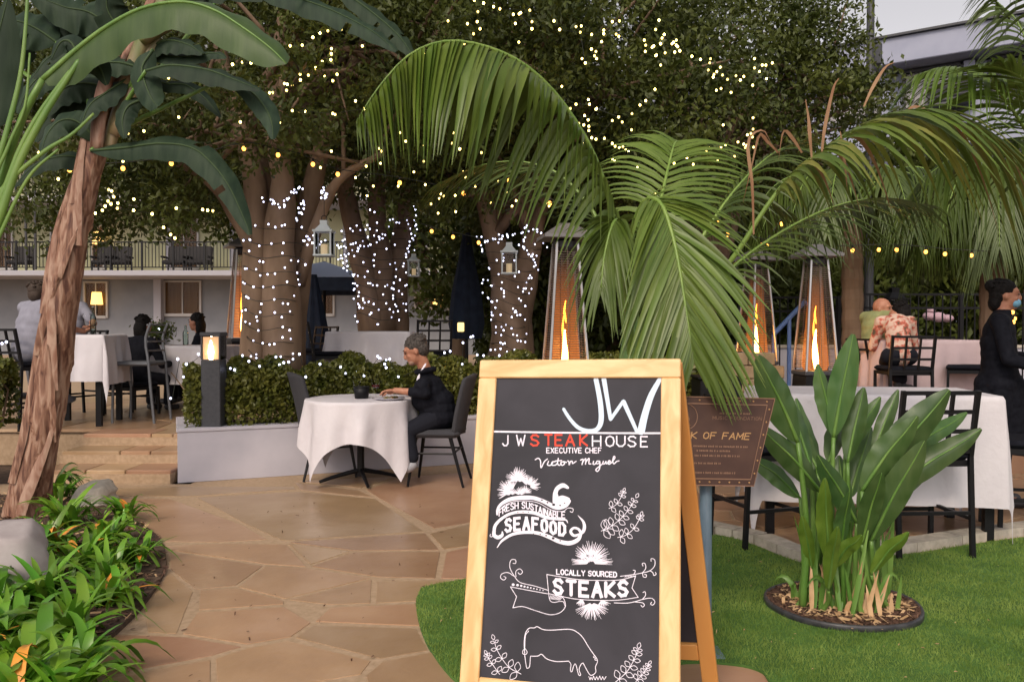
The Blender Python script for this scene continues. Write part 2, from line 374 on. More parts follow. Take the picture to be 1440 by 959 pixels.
voronoi(seeds(.15,1.6,2.6,3.4,.6), (.05,1.5,2.6,3.45), lambda p, s_: stone(p, M_stoner if random.random() < .7 else M_stone, patio))
voronoi(seeds(-2.4,.6,.05,2.75,.6), (-2.4,.6,.05,2.72), lambda p, s_: stone(p, M_stone, patio, z=-.003) if s_[1] < 2.55 else None)
def chips(name, polys, n, m, z, parent=None, s0=.012, **k):
    X = rng.uniform(min(p[0] for p in polys), max(p[0] for p in polys), n*3); Y = rng.uniform(min(p[1] for p in polys), max(p[1] for p in polys), n*3)
    ok = inside_np(X, Y, polys); X = X[ok][:n]; Y = Y[ok][:n]; n = len(X)
    C = np.stack([X, Y, z+rng.uniform(0,.014,n)], 1); d = nrm(rng.normal(size=(n,3))*[1,1,.3]); s_ = nrm(np.cross(d, [0,0,1]))+rng.normal(size=(n,3))*.2; L = rng.uniform(.5,1.6,(n,1))*s0; w = L*rng.uniform(.15,.5,(n,1)); q = np.cross(d, s_)*w*.5
    V = np.stack([C-d*L-s_*w, C-d*L+s_*w, C+d*L+s_*w, C+d*L-s_*w, C+q+[0,0,.004]], 1).reshape(-1,3); b = np.arange(n)[:,None]*5
    F = np.concatenate([b+np.array([[i, (i+1) % 4, 4]]) for i in range(4)])
    return meshnp(name, V, F, m, parent, kind='stuff', **k)
# lawn: backing sheet with turf blades
lawn_px = [(660,815),(600,826),(589,836),(585,850),(590,880),(605,915),(640,959),(690,985),(800,982),(900,952),(960,934),(1030,936),(1070,946),(1090,966),(1180,1010),(1500,1020),(1900,900),(1760,722),
           (1440,757),(1290,779),(1180,789),(1128,793),(1060,768),(1005,754),(880,758),(760,785)]
lawn = [tuple(G(x, y))[:2] for x, y in lawn_px]
lawn = [tuple(p) for p in spline(lawn+[lawn[0]], 130)[:-1]]
lb = MB(); lb.prism(lawn, -.03, .010); struct(lb.build('lawn', M_turfb))
BX, BY = G(1185,856)[0], G(1185,856)[1]; BR = .352
n = 520000; X = rng.uniform(-1.0,5.6,n); Y = rng.uniform(2.5,6.2,n)
ok = inside_np(X, Y, lawn) & (rng.uniform(0,1,n) < np.clip((3.6/Y)**1.6, .3, 1)) & ((((X-BX)/BR)**2+((Y-BY)/(BR*.93))**2) > 1.1) & (np.abs(X/Y) < .72)
X = X[ok]; Y = Y[ok]; n = len(X); hgt = rng.uniform(.007,.019,n)*(1+.25*np.sin(X*9)*np.cos(Y*7)); a = rng.uniform(0,6.28,n); ln = rng.normal(0,.007,(n,2)); w = rng.uniform(.0012,.0024,n)*(Y/3.5)
B = np.stack([X, Y, np.full(n, .009)], 1); s_ = np.stack([np.cos(a)*w, np.sin(a)*w, a*0], 1)
T = B+np.stack([ln[:,0], ln[:,1], hgt], 1)
meshnp('turf', np.stack([B-s_, B+s_, T], 1).reshape(-1,3), np.arange(n*3).reshape(-1,3), M_turf, kind='stuff', label='short bright green artificial turf around the chalkboard sign', category='grass')
chips('lawn_litter', clip(clip(lawn,0,1,5.4),1,0,3.6), 120, M_straw, .018, s0=.006, label='scattered dry scraps lying on the lawn', category='leaf litter')
chips('path_litter', [(-1.9,2.9),(-.6,2.9),(-.2,6.6),(-2.6,6.6)], 90, M_mulch, .003, s0=.008, label='small dark scraps lying on the sandstone path', category='leaf litter')
# kerb between lawn and the bar patio
kp = [G(985,748),G(1005,753),G(1060,766),G(1128,791),G(1200,787),G(1290,777),G(1440,754),G(1700,722)]
kb = thing('kerb', 'pale concrete kerb curving between the lawn and the bar stools', 'kerb', (0,0,0))
ksp = spline([(p[0],p[1]) for p in kp], 29)
for i in range(0, 28, 2):
    a_, b_, c_ = ksp[i], ksp[i+1], ksp[i+2]; pts = []
    for p_, q_ in ((a_, b_), (b_, c_)):
        t = nrm(q_-p_); nn = np.array([-t[1], t[0]]); pts.append((p_, nn))
    t = nrm(c_-b_); pts.append((c_, np.array([-t[1], t[0]])))
    pts[0] = (a_+nrm(b_-a_)*.004, pts[0][1]); pts[2] = (c_-t*.004, pts[2][1])
    MB().prism([tuple(p+q*.0) for p, q in pts]+[tuple(p+q*.13) for p, q in pts[::-1]], -.04, .06).build('kerb_stone', M_kerb, kb)
# planting bed, left
bed_px = [(97,985),(123,937),(160,897),(200,857),(226,820),(235,795),(231,770),(213,748),(166,722),(120,706),(60,700),(-500,700),(-900,1100),(-300,1300),(60,1100)]
bed = [tuple(G(x, y))[:2] for x, y in bed_px]
bed = [tuple(p) for p in spline(bed+[bed[0]], 90)[:-1]]
struct(MB().prism(bed, -.04, .018, [(p[0]*.998-.01, p[1]) for p in bed]).build('planting_bed', M_soil))
bedc = [p for p in bed]; bedc = clip(clip(bedc, -1, 0, 4.3), 0, 1, 7)
chips('bark_mulch', bedc, 9000, M_mulch, .018, label='dark bark mulch under the strappy plants at the path edge', category='mulch')
chips('dry_litter', bedc, 900, M_straw, .022, s0=.02, label='pale dry leaf scraps scattered in the left bed', category='leaf litter')
# steps and upper terrace
steps = thing('steps', 'three low sandstone steps left of the white planter wall', 'steps', (0,7.15,0))
for k in range(3):
    st = MB(); x0, x1 = -4.15, -2.98
    st.box(((x0+x1)/2, .19+.38*k-.05, .055+.11*k-.02), (x1-x0, .36, .09)); so_ = st.build('tread_base', M_mortar, steps)
    xs = [x0, x0+.42+.12*k, x1-.4+.05*k, x1]
    for i in range(3):
        MB().box(((xs[i]+xs[i+1])/2, .18+.38*k, .11*(k+1)-.045), (xs[i+1]-xs[i]-.008, .40, .095), bev=.008).build('step_stone', M_stoner if (i+k) % 3 == 2 else M_stone, steps)
tr = MB(); tr.prism([(-40,8.32), (-2.9,8.32), (-2.9,9.0), (1.0,9.0), (1.0,34), (-40,34)], -.04, .318)
terr = struct(tr.build('upper_terrace', M_mortar))
voronoi(seeds(-6.5,8.3,-2.9,12,.8), (-7,8.28,-2.92,12), lambda p, s_: stone(p, M_stone, terr, z=.33))
dk = MB(); dk.prism([(3.7,7.6), (14,7.6), (14,13), (3.7,13)], -.04, .28); struct(dk.build('raised_patio', M_stoner))
# white planter wall (coping, faces) with its soil
A = G(250,679); Bp = Vector((1.35,8.75,0)); B2 = G(670,651)
d_ = (B2-A).normalized(); A = Vector((A.x, A.y, 0)); nn = Vector((-d_.y, d_.x, 0)); L_ = 3.75; Bp = A+d_*L_
pw = thing('planter_wall', 'low white rendered planter wall below the front hedge', 'wall', A, math.atan2(d_.y, d_.x))
MB().box((L_/2, .09, .22), (L_, .18, .44)).build('wall_face', M_white, pw)
MB().box((-.0+.085, .18+.45, .22), (.17, .9, .44)).build('wall_return', M_white, pw)
cp = MB(); cp.box((L_/2, .09, .457), (L_+.02, .2, .03), bev=.004); cp.box((.085, .2+.44, .457), (.19, .88, .03), bev=.004); cp.build('coping', M_white, pw)
MB().box((L_/2+.09, .18+.6, .2), (L_-.18, 1.2, .4)).build('soil_fill', M_soil, pw)
PW = pw.matrix_basis.copy() if False else Matrix.Translation(A) @ Matrix.Rotation(math.atan2(d_.y, d_.x), 4, 'Z')
# rock edge stones of the left bed
def rock(loc, s, m, label):
    b = MB(); b.ell((0,0,0), (1,1,1), nu=30, nv=20); r_ = np.array(b.v)
    off = rng.uniform(0,9,3)
    k = 1+.22*np.sin(r_[:,0]*3+off[0])*np.cos(r_[:,1]*2.6+off[1])+.14*np.sin(r_[:,2]*5+off[2])+.05*np.sin(r_[:,0]*11)+.05*np.cos(r_[:,2]*13+off[0])
    r_ = r_*k[:,None]
    for dn, lim in (((.3,-1,.2),.72),((1,-.4,.3),.78),((-.6,-.7,.5),.75),((.1,-.2,1),.74),((.9,.2,.7),.8),((-1,0,.2),.8)):
        dn = np.array(dn)/np.linalg.norm(dn); e = np.maximum(r_ @ dn-lim, 0); r_ = r_-e[:,None]*dn*.9
    r_ = r_*np.array(s)*1.15; b.v = [tuple(p) for p in r_]
    return b.build('rock', m, None, True, label=label, category='rock').__setattr__('location', loc)
M_rock = mat('grey_rock', (.30,.26,.26), .8, (.42,.38,.38), 6, detail=9, bump=.6)
rock(W(18,785,4.15)+Vector((0,0,0)), (.16,.14,.17), M_rock, 'pale grey boulder at the left edge behind the strappy leaves')
rock((-3.22,6.28,.06), (.14,.2,.1), M_kerb, 'cream edging rock at the foot of the leaning trunk beside the steps')

# ------------------------------------------------------------------ hotel wing on the left
M_wallg = mat('lilac_render', (.20,.21,.235), .85, (.23,.24,.265), 2)
M_wallc = mat('cream_render', (.42,.41,.25), .85, (.47,.46,.29), 2)
M_slab  = mat('slab_paint', (.36,.35,.39), .7)
M_curt  = mat('brown_curtain', (.13,.07,.035), .9, (.20,.11,.05), 5, sx=(9,1,.3))
M_pane  = glassmat('window_glass', (.9,.9,.9), .2)
M_litc  = mat('lamp_glow', (.9,.6,.25), .6, emit=(1,.58,.16), es=3.5)
M_wframe= mat('window_frame', (.45,.43,.42), .6)
HY = 30.0; hs_ = 1/ (FPX/HY)
def hx(px): return (px-720)/FPX*HY
ht = thing('hotel_wing', 'pale three storey hotel wing with black railed balconies behind the left tables', 'building', (0,HY,0))
Z0, S1, S2, S3 = .33, 3.40, 6.12, 8.9
MB().box((hx(330)-2, 2.3, 1.7), (32, .3, 3.2)).build('wall', M_wallg, ht)
MB().box((hx(330)-2, 2.3, 4.80), (32, .3, 2.6)).build('wall', M_wallc, ht)
MB().box((hx(330)-2, 2.3, 7.6), (32, .3, 2.6)).build('wall', M_wallc, ht)
MB().box((hx(330)-2, 2.3, 11.2), (32, .3, 4.0)).build('wall', M_wallg, ht)
for z in (S1, S2, S3): MB().box((hx(330)-2, 1.0, z-.03), (32.4, 2.3, .2), bev=.02).build('balcony_slab', M_slab, ht)
for px in (36, 192, 352, 520, 640): MB().box((hx(px), 1.9, 1.85), (.28, .3, 2.9)).build('column', M_slab, ht)
for px in (-60, 38, 205, 300, 470): MB().box((hx(px), 2.08, 4.85), (.16, .14, 2.5)).build('pilaster', M_slab, ht)
M_pipe = mat('drain_pipe', (.05,.05,.055), .6)
for px in (40, 53): MB().tube([(hx(px), -.1, 3.5), (hx(px), -.1, 8.7)], .05, 8).build('post', M_pipe, ht)
def railing(z, x0, x1):
    r_ = MB(); r_.box(((x0+x1)/2, 0, z+1.06), (x1-x0, .05, .05)); r_.box(((x0+x1)/2, 0, z+.14), (x1-x0, .04, .04)); r_.build('railing', M_black, ht)
    q = MB(); x = x0
    while x < x1: q.box((x, 0, z+.6), (.022, .022, .92)); x += .125
    q.build('balusters', M_black, ht, kind='stuff')
    x = x0
    while x <= x1+.01: MB().box((x, 0, z+.57), (.06, .06, 1.1)).build('rail_post', M_black, ht); x += 1.15
railing(S1+.05, hx(-20), hx(560)); railing(S2+.05, hx(-20), hx(300))
def window(px0, px1, py0, py1, curt, lamp=None, wall_y=2.15):
    k = (HY+wall_y)/HY; x0, x1 = hx(px0)*k, hx(px1)*k
    z1 = CAMZ+(462-py0)/FPX*HY*k; z0 = CAMZ+(462-py1)/FPX*HY*k
    f = MB(); t = .07
    for c, d in (((x0,wall_y-.04,(z0+z1)/2),(t,.12,z1-z0+t)), ((x1,wall_y-.04,(z0+z1)/2),(t,.12,z1-z0+t)), (((x0+x1)/2,wall_y-.045,z0),(x1-x0-t,.15,t*1.6)), (((x0+x1)/2,wall_y-.04,z1),(x1-x0-t,.12,t)), (((x0+x1)/2,wall_y-.03,(z0+z1)/2),(t*.5,.08,z1-z0-t))): f.box(c, d)
    w = f.build('window', M_wframe, ht)
    n = 24; V = []; F = []
    for i in range(n+1):
        x = x0+.04+(x1-x0-.08)*i/n; y = wall_y-.012+.006*math.sin(i*2.1)
        V += [(x, y, z0+.05), (x, y, z1-.03)]
        if i: F.append((2*i-2, 2*i, 2*i+1, 2*i-1))
    MB().add(V, F).build('curtain', M_curt, w)
    MB().box(((x0+x1)/2, wall_y-.035, (z0+z1)/2), (x1-x0-.1, .004, z1-z0-.1)).build('pane', M_pane, w)
    if lamp:
        lx = (lamp[0]-720)/FPX*HY*k; lz = CAMZ+(462-lamp[1])/FPX*HY*k
        l = MB(); l.lathe([(.22,-.24),(.17,.24)], (lx, wall_y-.25, lz), 14); l.build('lit_lamp_shade', M_litc, w)
        MB().tube([(lx, wall_y-.25, lz-.6), (lx, wall_y-.25, lz-.24)], .03, 6).build('lamp_stem', M_black, w)
window(120, 152, 397, 446, 1, (141,420)); window(232, 283, 396, 443, 1); window(584, 622, 412, 434, 1, (617,421))
window(0, 20, 296, 378, 1); window(-60, -30, 396, 446, 1); window(74, 92, 318, 350, 1); window(131, 148, 318, 378, 1, (144,336)); window(420, 470, 396, 443, 1)
for p in ((240,), (560,)):
    window(p[0], p[0]+40, 300, 378, 1)
M_wick = mat('dark_wicker', (.018,.016,.018), .8, (.03,.027,.028), 90, bump=.3)
def balcony_chair(px, z, label, w=.85):
    t = thing('balcony_chair', label, 'chair', (hx(px), HY+.75, z))
    MB().box((0,0,.36), (w,.6,.16), bev=.05).build('seat', M_wick, t); MB().box((0,.28,.68), (w*.96,.12,.62), rx=R(-8), bev=.05).build('backrest', M_wick, t)
    for s in (-1,1):
        MB().box((s*w*.5,0,.55), (.07,.6,.08), bev=.02).build('armrest', M_wick, t)
        for q in (-.24,.24): MB().box((s*w*.46,q,.2), (.05,.05,.4)).build('leg', M_wick, t)
for px, lb_ in ((12,'dark wicker chair on the balcony at the far left edge'), (134,'dark wicker chair on the balcony just left of the leaning trunk'), (154,'dark wicker armchair on the balcony right of the leaning trunk'), (238,'left one of the two dark chairs under the hanging leaves on the balcony'), (268,'right one of the two dark chairs under the hanging leaves on the balcony')):
    balcony_chair(px, S1+.07, lb_, .95 if px > 200 else .8)

# ------------------------------------------------------------------ building on the right
M_lil = mat('lilac_panel', (.30,.32,.42), .8, (.34,.36,.46), 1.5); M_lil2 = mat('pale_panel', (.52,.50,.52), .85)
a0 = Vector((13.3,30,0)); b0 = Vector((17.2,27.4,0)); dd = (b0-a0).normalized()
rb = thing('right_building', 'lilac flat roofed building rising behind the palm at top right', 'building', a0-dd*14+Vector((.69,1.04,-.12)), math.atan2(dd.y, dd.x))
LB = 30
MB().box((LB/2, 6.1, 5.5), (LB, 12, 11.0)).build('wall', M_lil, rb)
MB().box((LB/2, 5.55, 11.55), (LB+1, 13.3, .95), bev=.03).build('roof_fascia', M_lil, rb)
MB().box((LB/2, 5.5, 12.06), (LB+1.2, 13.5, .08)).build('roof_edge', M_dgrey, rb)
MB().box((LB/2, -.18, 9.28), (LB, .6, .12)).build('floor_band', M_dgrey, rb)
MB().box((LB/2, -.20, 8.62), (LB, .5, 1.15)).build('balcony_front', M_lil, rb)
MB().box((LB/2, -.20, 5.62), (LB, .5, 1.15)).build('balcony_front', M_lil, rb)
x = 1.0; k = 0
while x < LB-2:
    f = MB(); 
    for c, d in (((x,0,10.15),(.1,.24,1.6)), ((x+1.9,0,10.15),(.1,.24,1.6)), ((x+.95,0,10.97),(1.8,.24,.1))): f.box(c, d)
    w = f.build('window', M_dgrey, rb)
    MB().box((x+.95,.04,10.12), (1.78,.04,1.56)).build('curtain', M_lil2 if k % 3 else M_dgrey, w); MB().box((x+.95,-.02,10.12), (1.78,.01,1.56)).build('pane', M_pane, w)
    f = MB(); f.box((x+.95,-.02,7.3), (1.9,.1,1.5)); f.build('window', M_dgrey, rb); x += 2.75; k += 1
for q in range(10): MB().box((.4+q*2.75,-.12,10.15), (.35,.3,1.7)).build('pier', M_lil, rb)
sh = thing('air_conditioner', 'black boxy unit standing on the right building balcony', 'unit', a0+dd*2.3+Vector((.3,.4,9.22)), math.atan2(dd.y, dd.x))
MB().prism([(-.75,-.4), (.75,-.4), (.75,.2), (-.75,.2)], 0, .85, [(-.7,-.3), (.7,-.3), (.7,.15), (-.7,.15)]).build('housing', M_dgrey, sh)
for q in range(5): MB().box((0,-.42,.14+q*.14), (1.3,.03,.04)).build('louvre', M_black, sh)
pl = thing('light_pole', 'tall dark light pole rising past the tree edge at top right', 'pole', (W(1224,60,15).x,15,0))
MB().lathe([(.09,0),(.075,5),(.055,10.5)], n=12).build('shaft', M_dgrey, pl)
fx = MB(); fx.box((.12,0,6.35), (.16,.14,.42), bev=.03); fx.box((.05,0,6.35), (.1,.05,.06)); fx.build('floodlight', M_dgrey, pl)

# ------------------------------------------------------------------ ficus trees
def tree(name, label, base, stems, crowns, nclump, per, leafm, lw=.075, bark=M_bark, limb_n=26, cr=.5, seed=1):
    global rng
    rng = np.random.default_rng(seed); rd = random.Random(seed)
    t = thing(name, label, 'tree', base)
    b = MB(); tips = []
    for st in stems:      # each: list of points (local) and radii
        pts = spline(st[0], 14); rr = np.interp(np.linspace(0,1,14), np.linspace(0,1,len(st[1])), st[1])
        b.tube(pts, list(rr*(1+.07*np.sin(np.arange(14)*1.7+rd.random()*6))), 12); tips.append((pts, rr))
    b.build('trunk', bark, t, True)
    C = []
    for (c, r_) in crowns:
        k = int(nclump*r_[0]*r_[1]*r_[2]/sum(q[1][0]*q[1][1]*q[1][2] for q in crowns))+4
        u = nrm(rng.normal(size=(k,3)))*rng.uniform(.35,1,(k,1))**.45; C.append(u*np.array(r_)+np.array(c))
    C = np.concatenate(C); lm = MB()
    for i in range(limb_n):
        e = C[rd.randrange(len(C))]; pts, rr = tips[rd.randrange(len(tips))]; k = rd.randint(9,13); s0 = pts[k]
        mid = (s0+e)/2+np.array([rd.uniform(-.3,.3), rd.uniform(-.3,.3), rd.uniform(0,.5)])
        lm.tube(spline([s0, mid, e], 8), list(np.linspace(rr[k]*.55, .012, 8)), 6)
        for q in range(3):
            e2 = C[rd.randrange(len(C))]; m2 = spline([s0, mid, e], 8)[rd.randint(3,6)]
            if np.linalg.norm(e2-m2) < 2.2: lm.tube([m2, (m2+e2)/2+np.array([0,0,.15]), e2], [.03,.02,.007], 5)
    lm.build('branches', bark, t, True)
    n = len(C)*per; ci = np.repeat(np.arange(len(C)), per); rad = cr*rng.uniform(.6,1.3,len(C))[ci]
    P = C[ci]+nrm(rng.normal(size=(n,3)))*(rng.uniform(0,1,(n,1))**.5)*rad[:,None]*np.array([1,1,.75])
    leaves('crown', P, rng.uniform(.7,1.35,n)*lw, leafm, t, down=.5, kind='stuff')
    return t, C
def wp(px, py, Y, base): return W(px, py, Y)-Vector(base)
bA = (W(385,520,8.9).x, 8.9, .33)
q = lambda px, py, Y=8.9: wp(px, py, Y, bA)
tA, CA = tree('ficus_tree', 'thick multi stemmed ficus tree wrapped in white lights behind the bollard lamp', bA, [
    ([q(362,535), q(362,420), q(362,330), q(358,250), q(330,150), q(300,40)], [.20,.17,.15,.12,.10,.07]),
    ([q(398,535,8.8), q(396,430,8.8), q(392,340,8.8), q(398,260,8.8), q(385,160,8.8), q(400,20,8.8)], [.24,.20,.17,.13,.11,.07]),
    ([q(408,520,9.1), q(415,420,9.1), q(428,330,9.1), q(442,250,9.1), q(470,150,9.1), q(520,40,9.1)], [.17,.15,.12,.11,.08,.05]),
    ([q(372,380,9.2), q(376,300,9.2), q(372,230,9.3), q(350,160,9.4)], [.12,.11,.09,.06]),
    ([q(420,400,9.0), q(452,300,8.9), q(480,250,8.8), q(540,215,8.7)], [.08,.07,.05,.03]),
    ([q(365,370,8.9), q(330,300,8.7), q(290,250,8.5), q(220,215,8.4)], [.09,.08,.06,.04])],
    [((-.3,-.1,3.9),(2.6,2.2,1.35)), ((-2.3,.3,3.0),(1.4,1.3,.95)), ((1.7,.2,4.2),(1.8,1.8,1.3)), ((-1.2,-.3,2.55),(.9,.8,.4))], 300, 210, L_ficus, seed=3)
bB = (W(530,500,12.2).x, 12.2, .33); q = lambda px, py, Y=12.2: wp(px, py, Y, bB)
tB, CB = tree('ficus_tree', 'ficus tree wrapped in white lights left of the lattice back stool', bB, [
    ([q(528,500), q(522,420), q(505,350), q(490,290), q(470,180)], [.26,.22,.17,.13,.1]),
    ([q(552,500,12.4), q(555,420,12.4), q(562,350,12.4), q(572,290,12.4), q(590,180,12.4)], [.26,.2,.17,.13,.1]),
    ([q(540,470), q(538,380), q(530,300), q(535,180)], [.2,.17,.13,.09])],
    [((0,0,4.9),(3.2,2.4,1.9)), ((-2.4,-.5,3.2),(1.2,1.1,.7)), ((1.9,-.3,3.4),(1.6,1.4,.9))], 300, 190, L_ficus, lw=.095, seed=5, cr=.6)
bC = (W(716,500,11.2).x, 11.2, .33); q = lambda px, py, Y=11.2: wp(px, py, Y, bC)
tC, CC = tree('ficus_tree', 'ficus tree wrapped in white lights just left of the nearest heater', bC, [
    ([q(716,520), q(718,440), q(706,370), q(690,320), q(670,220)], [.30,.27,.18,.13,.1]),
    ([q(722,520,11.3), q(724,440,11.3), q(742,370,11.3), q(752,320,11.3), q(780,220,11.3)], [.28,.26,.17,.13,.1])],
    [((0,0,4.9),(2.9,2.2,1.9)), ((1.9,-.4,3.7),(1.6,1.4,1.1)), ((-.9,-.8,3.0),(1.1,.8,.55))], 280, 190, L_ficus, lw=.09, seed=8, cr=.6)
bD = (3.1, 13.4, 0); q = lambda px, py, Y=13.4: wp(px, py, Y, bD)
tD, CD = tree('ficus_tree', 'dark ficus tree whose crown meets the sky above the right palm fronds', bD, [
    ([(0,0,0), (0,0,1.5), (.1,0,2.8), (-.5,0,4.2)], [.3,.26,.2,.12]), ([(0,0,1.4), (.4,0,2.9), (1.1,.2,4.6)], [.2,.16,.1])],
    [((-.6,0,5.0),(2.9,2.0,2.2)), ((1.2,-.6,4.7),(1.7,1.3,1.6)), ((1.6,-.2,6.1),(1.1,1.1,.9)), ((-1.6,-1,3.4),(1.5,1.2,.9))], 300, 130, L_ficus, lw=.095, seed=11, cr=.5)
bE = (-3.9, 14.5, .33)
tE, CE = tree('leafy_tree', 'mid green tree hanging over the balcony between trunk and string lights', bE, [
    ([(0,0,0), (.1,0,2), (0,0,4.5)], [.2,.16,.1])], [((-1.7,-.5,4.3),(1.8,1.4,1.5)), ((-4.1,-.2,5.5),(1.4,1.2,1.1)), ((-1.2,-.8,3.1),(1.3,.7,.55))], 150, 150, L_ficusl, lw=.11, seed=13, cr=.5)
# dark planting behind everything on the right and centre
def far_tree(px, Y, h, r_, seed, label, m=L_ficus, lw=.2, z=None):
    b_ = (W(px,460,Y).x, Y, 0)
    tree('background_tree', label, b_, [([(0,0,0), (.1,0,h*.3), (0,0,h*.6)], [.22,.18,.1])], [((0,0,z or h*.55),(r_,r_*.6,h*.45))], 60, 170, m, lw=lw, limb_n=8, cr=.9, seed=seed)
far_tree(980, 17.5, 6.0, 2.3, 21, 'dark rounded tree in the gloom behind the front palm')
far_tree(1085, 19, 5.4, 2.3, 22, 'dark tree behind the two right hand heaters')
far_tree(1240, 18.5, 4.4, 2.2, 23, 'dark tree behind the bald man and the pool fence')
far_tree(1390, 17.5, 4.6, 2.3, 24, 'dark tree behind the standing waiter')
far_tree(1530, 16.5, 5.0, 2.4, 27, 'dark tree at the right edge behind the high palm')
far_tree(860, 18.5, 5.6, 2.2, 25, 'dark tree in the gap right of the nearest heater')
far_tree(640, 19.5, 4.4, 1.9, 26, 'dark tree between the second and third lit trunks', z=3.6)
far_tree(770, 16, 5.0, 1.7, 28, 'dark tree directly behind the nearest heater', z=3.0)
# far leafy mass
def mass(name, label, x0, x1, y, h0, h1, n, seed, dens=.22):
    global rng
    rng = np.random.default_rng(seed); X = rng.uniform(x0,x1,n); Z = rng.uniform(h0,1,n)*h1*(.85+.15*np.sin(X*1.3)); P = np.stack([X, y+rng.uniform(-.8,.8,n), Z], 1)
    leaves(name, P, rng.uniform(.6,1.4,n)*dens, L_ficus, down=.4, kind='stuff', label=label, category='foliage')
mass('far_foliage', 'dark far planting closing the view beyond the pool fence', -1, 20, 22, 0, 7.0, 42000, 31, .26)
# hedges (foliage that cannot be counted) as plants of their own
def hedge(label, segs, n, z0, z1, wy, seed, lw=.045, frame=None, name='hedge'):
    global rng
    rng = np.random.default_rng(seed); t = thing(name, label, 'hedge', (0,0,0)); P = []
    for (a, b) in segs:
        a = np.array(a); b = np.array(b); L = np.linalg.norm(b-a); k = int(n*L); u = rng.uniform(0,1,k); p = a+(b-a)*u[:,None]; nn_ = np.array([-(b-a)[1], (b-a)[0]])/L
        th = rng.uniform(-.35,3.5,k); rr = rng.uniform(.72,1.06,k)*(1+.10*np.sin(u*L*7+seed)+.07*np.sin(u*L*17))
        hy = np.sign(np.cos(th))*np.abs(np.cos(th))**.6*wy*rr; hz = np.sign(np.sin(th))*np.abs(np.sin(th))**.6*(z1-z0)*rr
        P.append(np.stack([p[:,0]-nn_[0]*hy, p[:,1]-nn_[1]*hy, np.maximum(z0+hz, z0-.04)], 1))
    P = np.concatenate(P); leaves('foliage', P, rng.uniform(.7,1.4,len(P))*lw, L_hedge, t, wid=.6, kind='stuff')
    tw = MB()
    for (a, b) in segs:
        a = Vector((*a,0)); b = Vector((*b,0)); k = int((b-a).length/.12)
        for i in range(k):
            p = a.lerp(b, (i+.5)/k); tw.tube([(p.x, p.y, z0-.05), (p.x+random.uniform(-.1,.1), p.y+random.uniform(-.1,.1), z0+(z1-z0)*.5), (p.x+random.uniform(-.2,.2), p.y+random.uniform(-.15,.15), z0+(z1-z0)*.9)], [.012,.008,.004], 5)
    tw.build('stems', M_bark, t)
    return t
pA = PW @ Vector((.06,.44,0)); pB = PW @ Vector((3.9,.50,0)); pC = PW @ Vector((5.4,.6,0))
hedge('clipped green hedge dotted with lights on the white planter', [((pA.x,pA.y),(pB.x,pB.y)), ((pB.x,pB.y),(pC.x,pC.y))], 15000, .45, 1.0, .36, 41)
hedge('loose dark shrub at the left edge beside the steps', [((-5.6,6.7),(-4.65,6.85))], 7000, .15, .85, .4, 42, .06, name='shrub')
hedge('small light green shrub with white lights in front of the grey shirted diner', [((-4.75,7.2),(-4.45,7.25))], 9000, .55, 1.05, .2, 43, .055, name='shrub')
hedge('dark low planting running behind the heater beyond the patio', [((1.1,10.0),(3.2,11.8))], 5000, .1, .9, .6, 44, .07, name='shrub')
# ================================================================== CHALKBOARD SIGN
rng = np.random.default_rng(99)
YAW, LEAN, ROLL = R(-14.87), R(-15.49), R(-.97)
SR = Matrix.Rotation(YAW,3,'Z') @ Matrix.Rotation(ROLL,3,'Y') @ Matrix.Rotation(LEAN,3,'X'); SO = Vector((.2018, 2.533, 1.255))
sg = thing('chalkboard_sign', 'large wooden A-frame chalkboard sign with steakhouse lettering standing on the grass edge', 'sign', SO)
def sp(u, v, w=0): return SR @ Vector((u, w, v))          # board coordinates: u right, v up, w into the board
def sbox(name, c, d, m, bev=.003, par=sg):
    b = MB(); b.box(c, d, bev=bev); b.v = [tuple(SR @ Vector(p)) for p in b.v]; return b.build(name, m, par)
SW, BH, RT = .63, 1.31, .058
for s in (-1,1): sbox('stile', (s*(SW/2-RT/2), .011, -RT-.0005-(BH-RT)/2), (RT, .022, BH-RT), M_wood)
sbox('top_rail', (0, .0112, -RT/2), (SW, .0224, RT), M_woodh)
sbox('bottom_rail', (0, .0112, -.98), (SW-2*RT-.001, .020, .075), M_woodh)
sbox('chalkboard', (0, .013, -.5), (SW-2*RT+.004, .008, .90), M_board, 0)
# rear frame folding back from the same top edge
RR = Matrix.Rotation(YAW+R(-4),3,'Z') @ Matrix.Rotation(ROLL-R(3.6),3,'Y') @ Matrix.Rotation(R(15.5),3,'X'); PVT = Vector((SW/2,0,0))
def rbox(name, c, d, m):
    b = MB(); b.box(c, d, bev=.003); b.v = [tuple(RR @ (Vector(p)-PVT) + (SR @ (PVT+Vector((0,.026,0))))) for p in b.v]; return b.build(name, m, sg)
M_woodr = mat('orange_pine', (.62,.27,.07), .45, (.7,.34,.1), 6, sx=(1,1,.12), bump=.05)
for s in (-1,1): rbox('rear_stile', (s*(SW/2-.027), .012, -.655), (.054, .022, 1.29), M_woodr)
rbox('rear_top_rail', (0, .012, -.029), (SW-.11, .02, .056), M_woodr); rbox('rear_bottom_rail', (0, .012, -1.03), (SW-.11, .02, .06), M_woodr)
rbox('rear_chalkboard', (0, .014, -.52), (SW-.105, .008, .95), M_board)
for s in (-1,1):
    h = MB(); h.box((s*.24, .0245, -.03), (.05, .003, .05)); h.v = [tuple(SR @ Vector(p)) for p in h.v]; h.build('hinge', M_steel, sg)
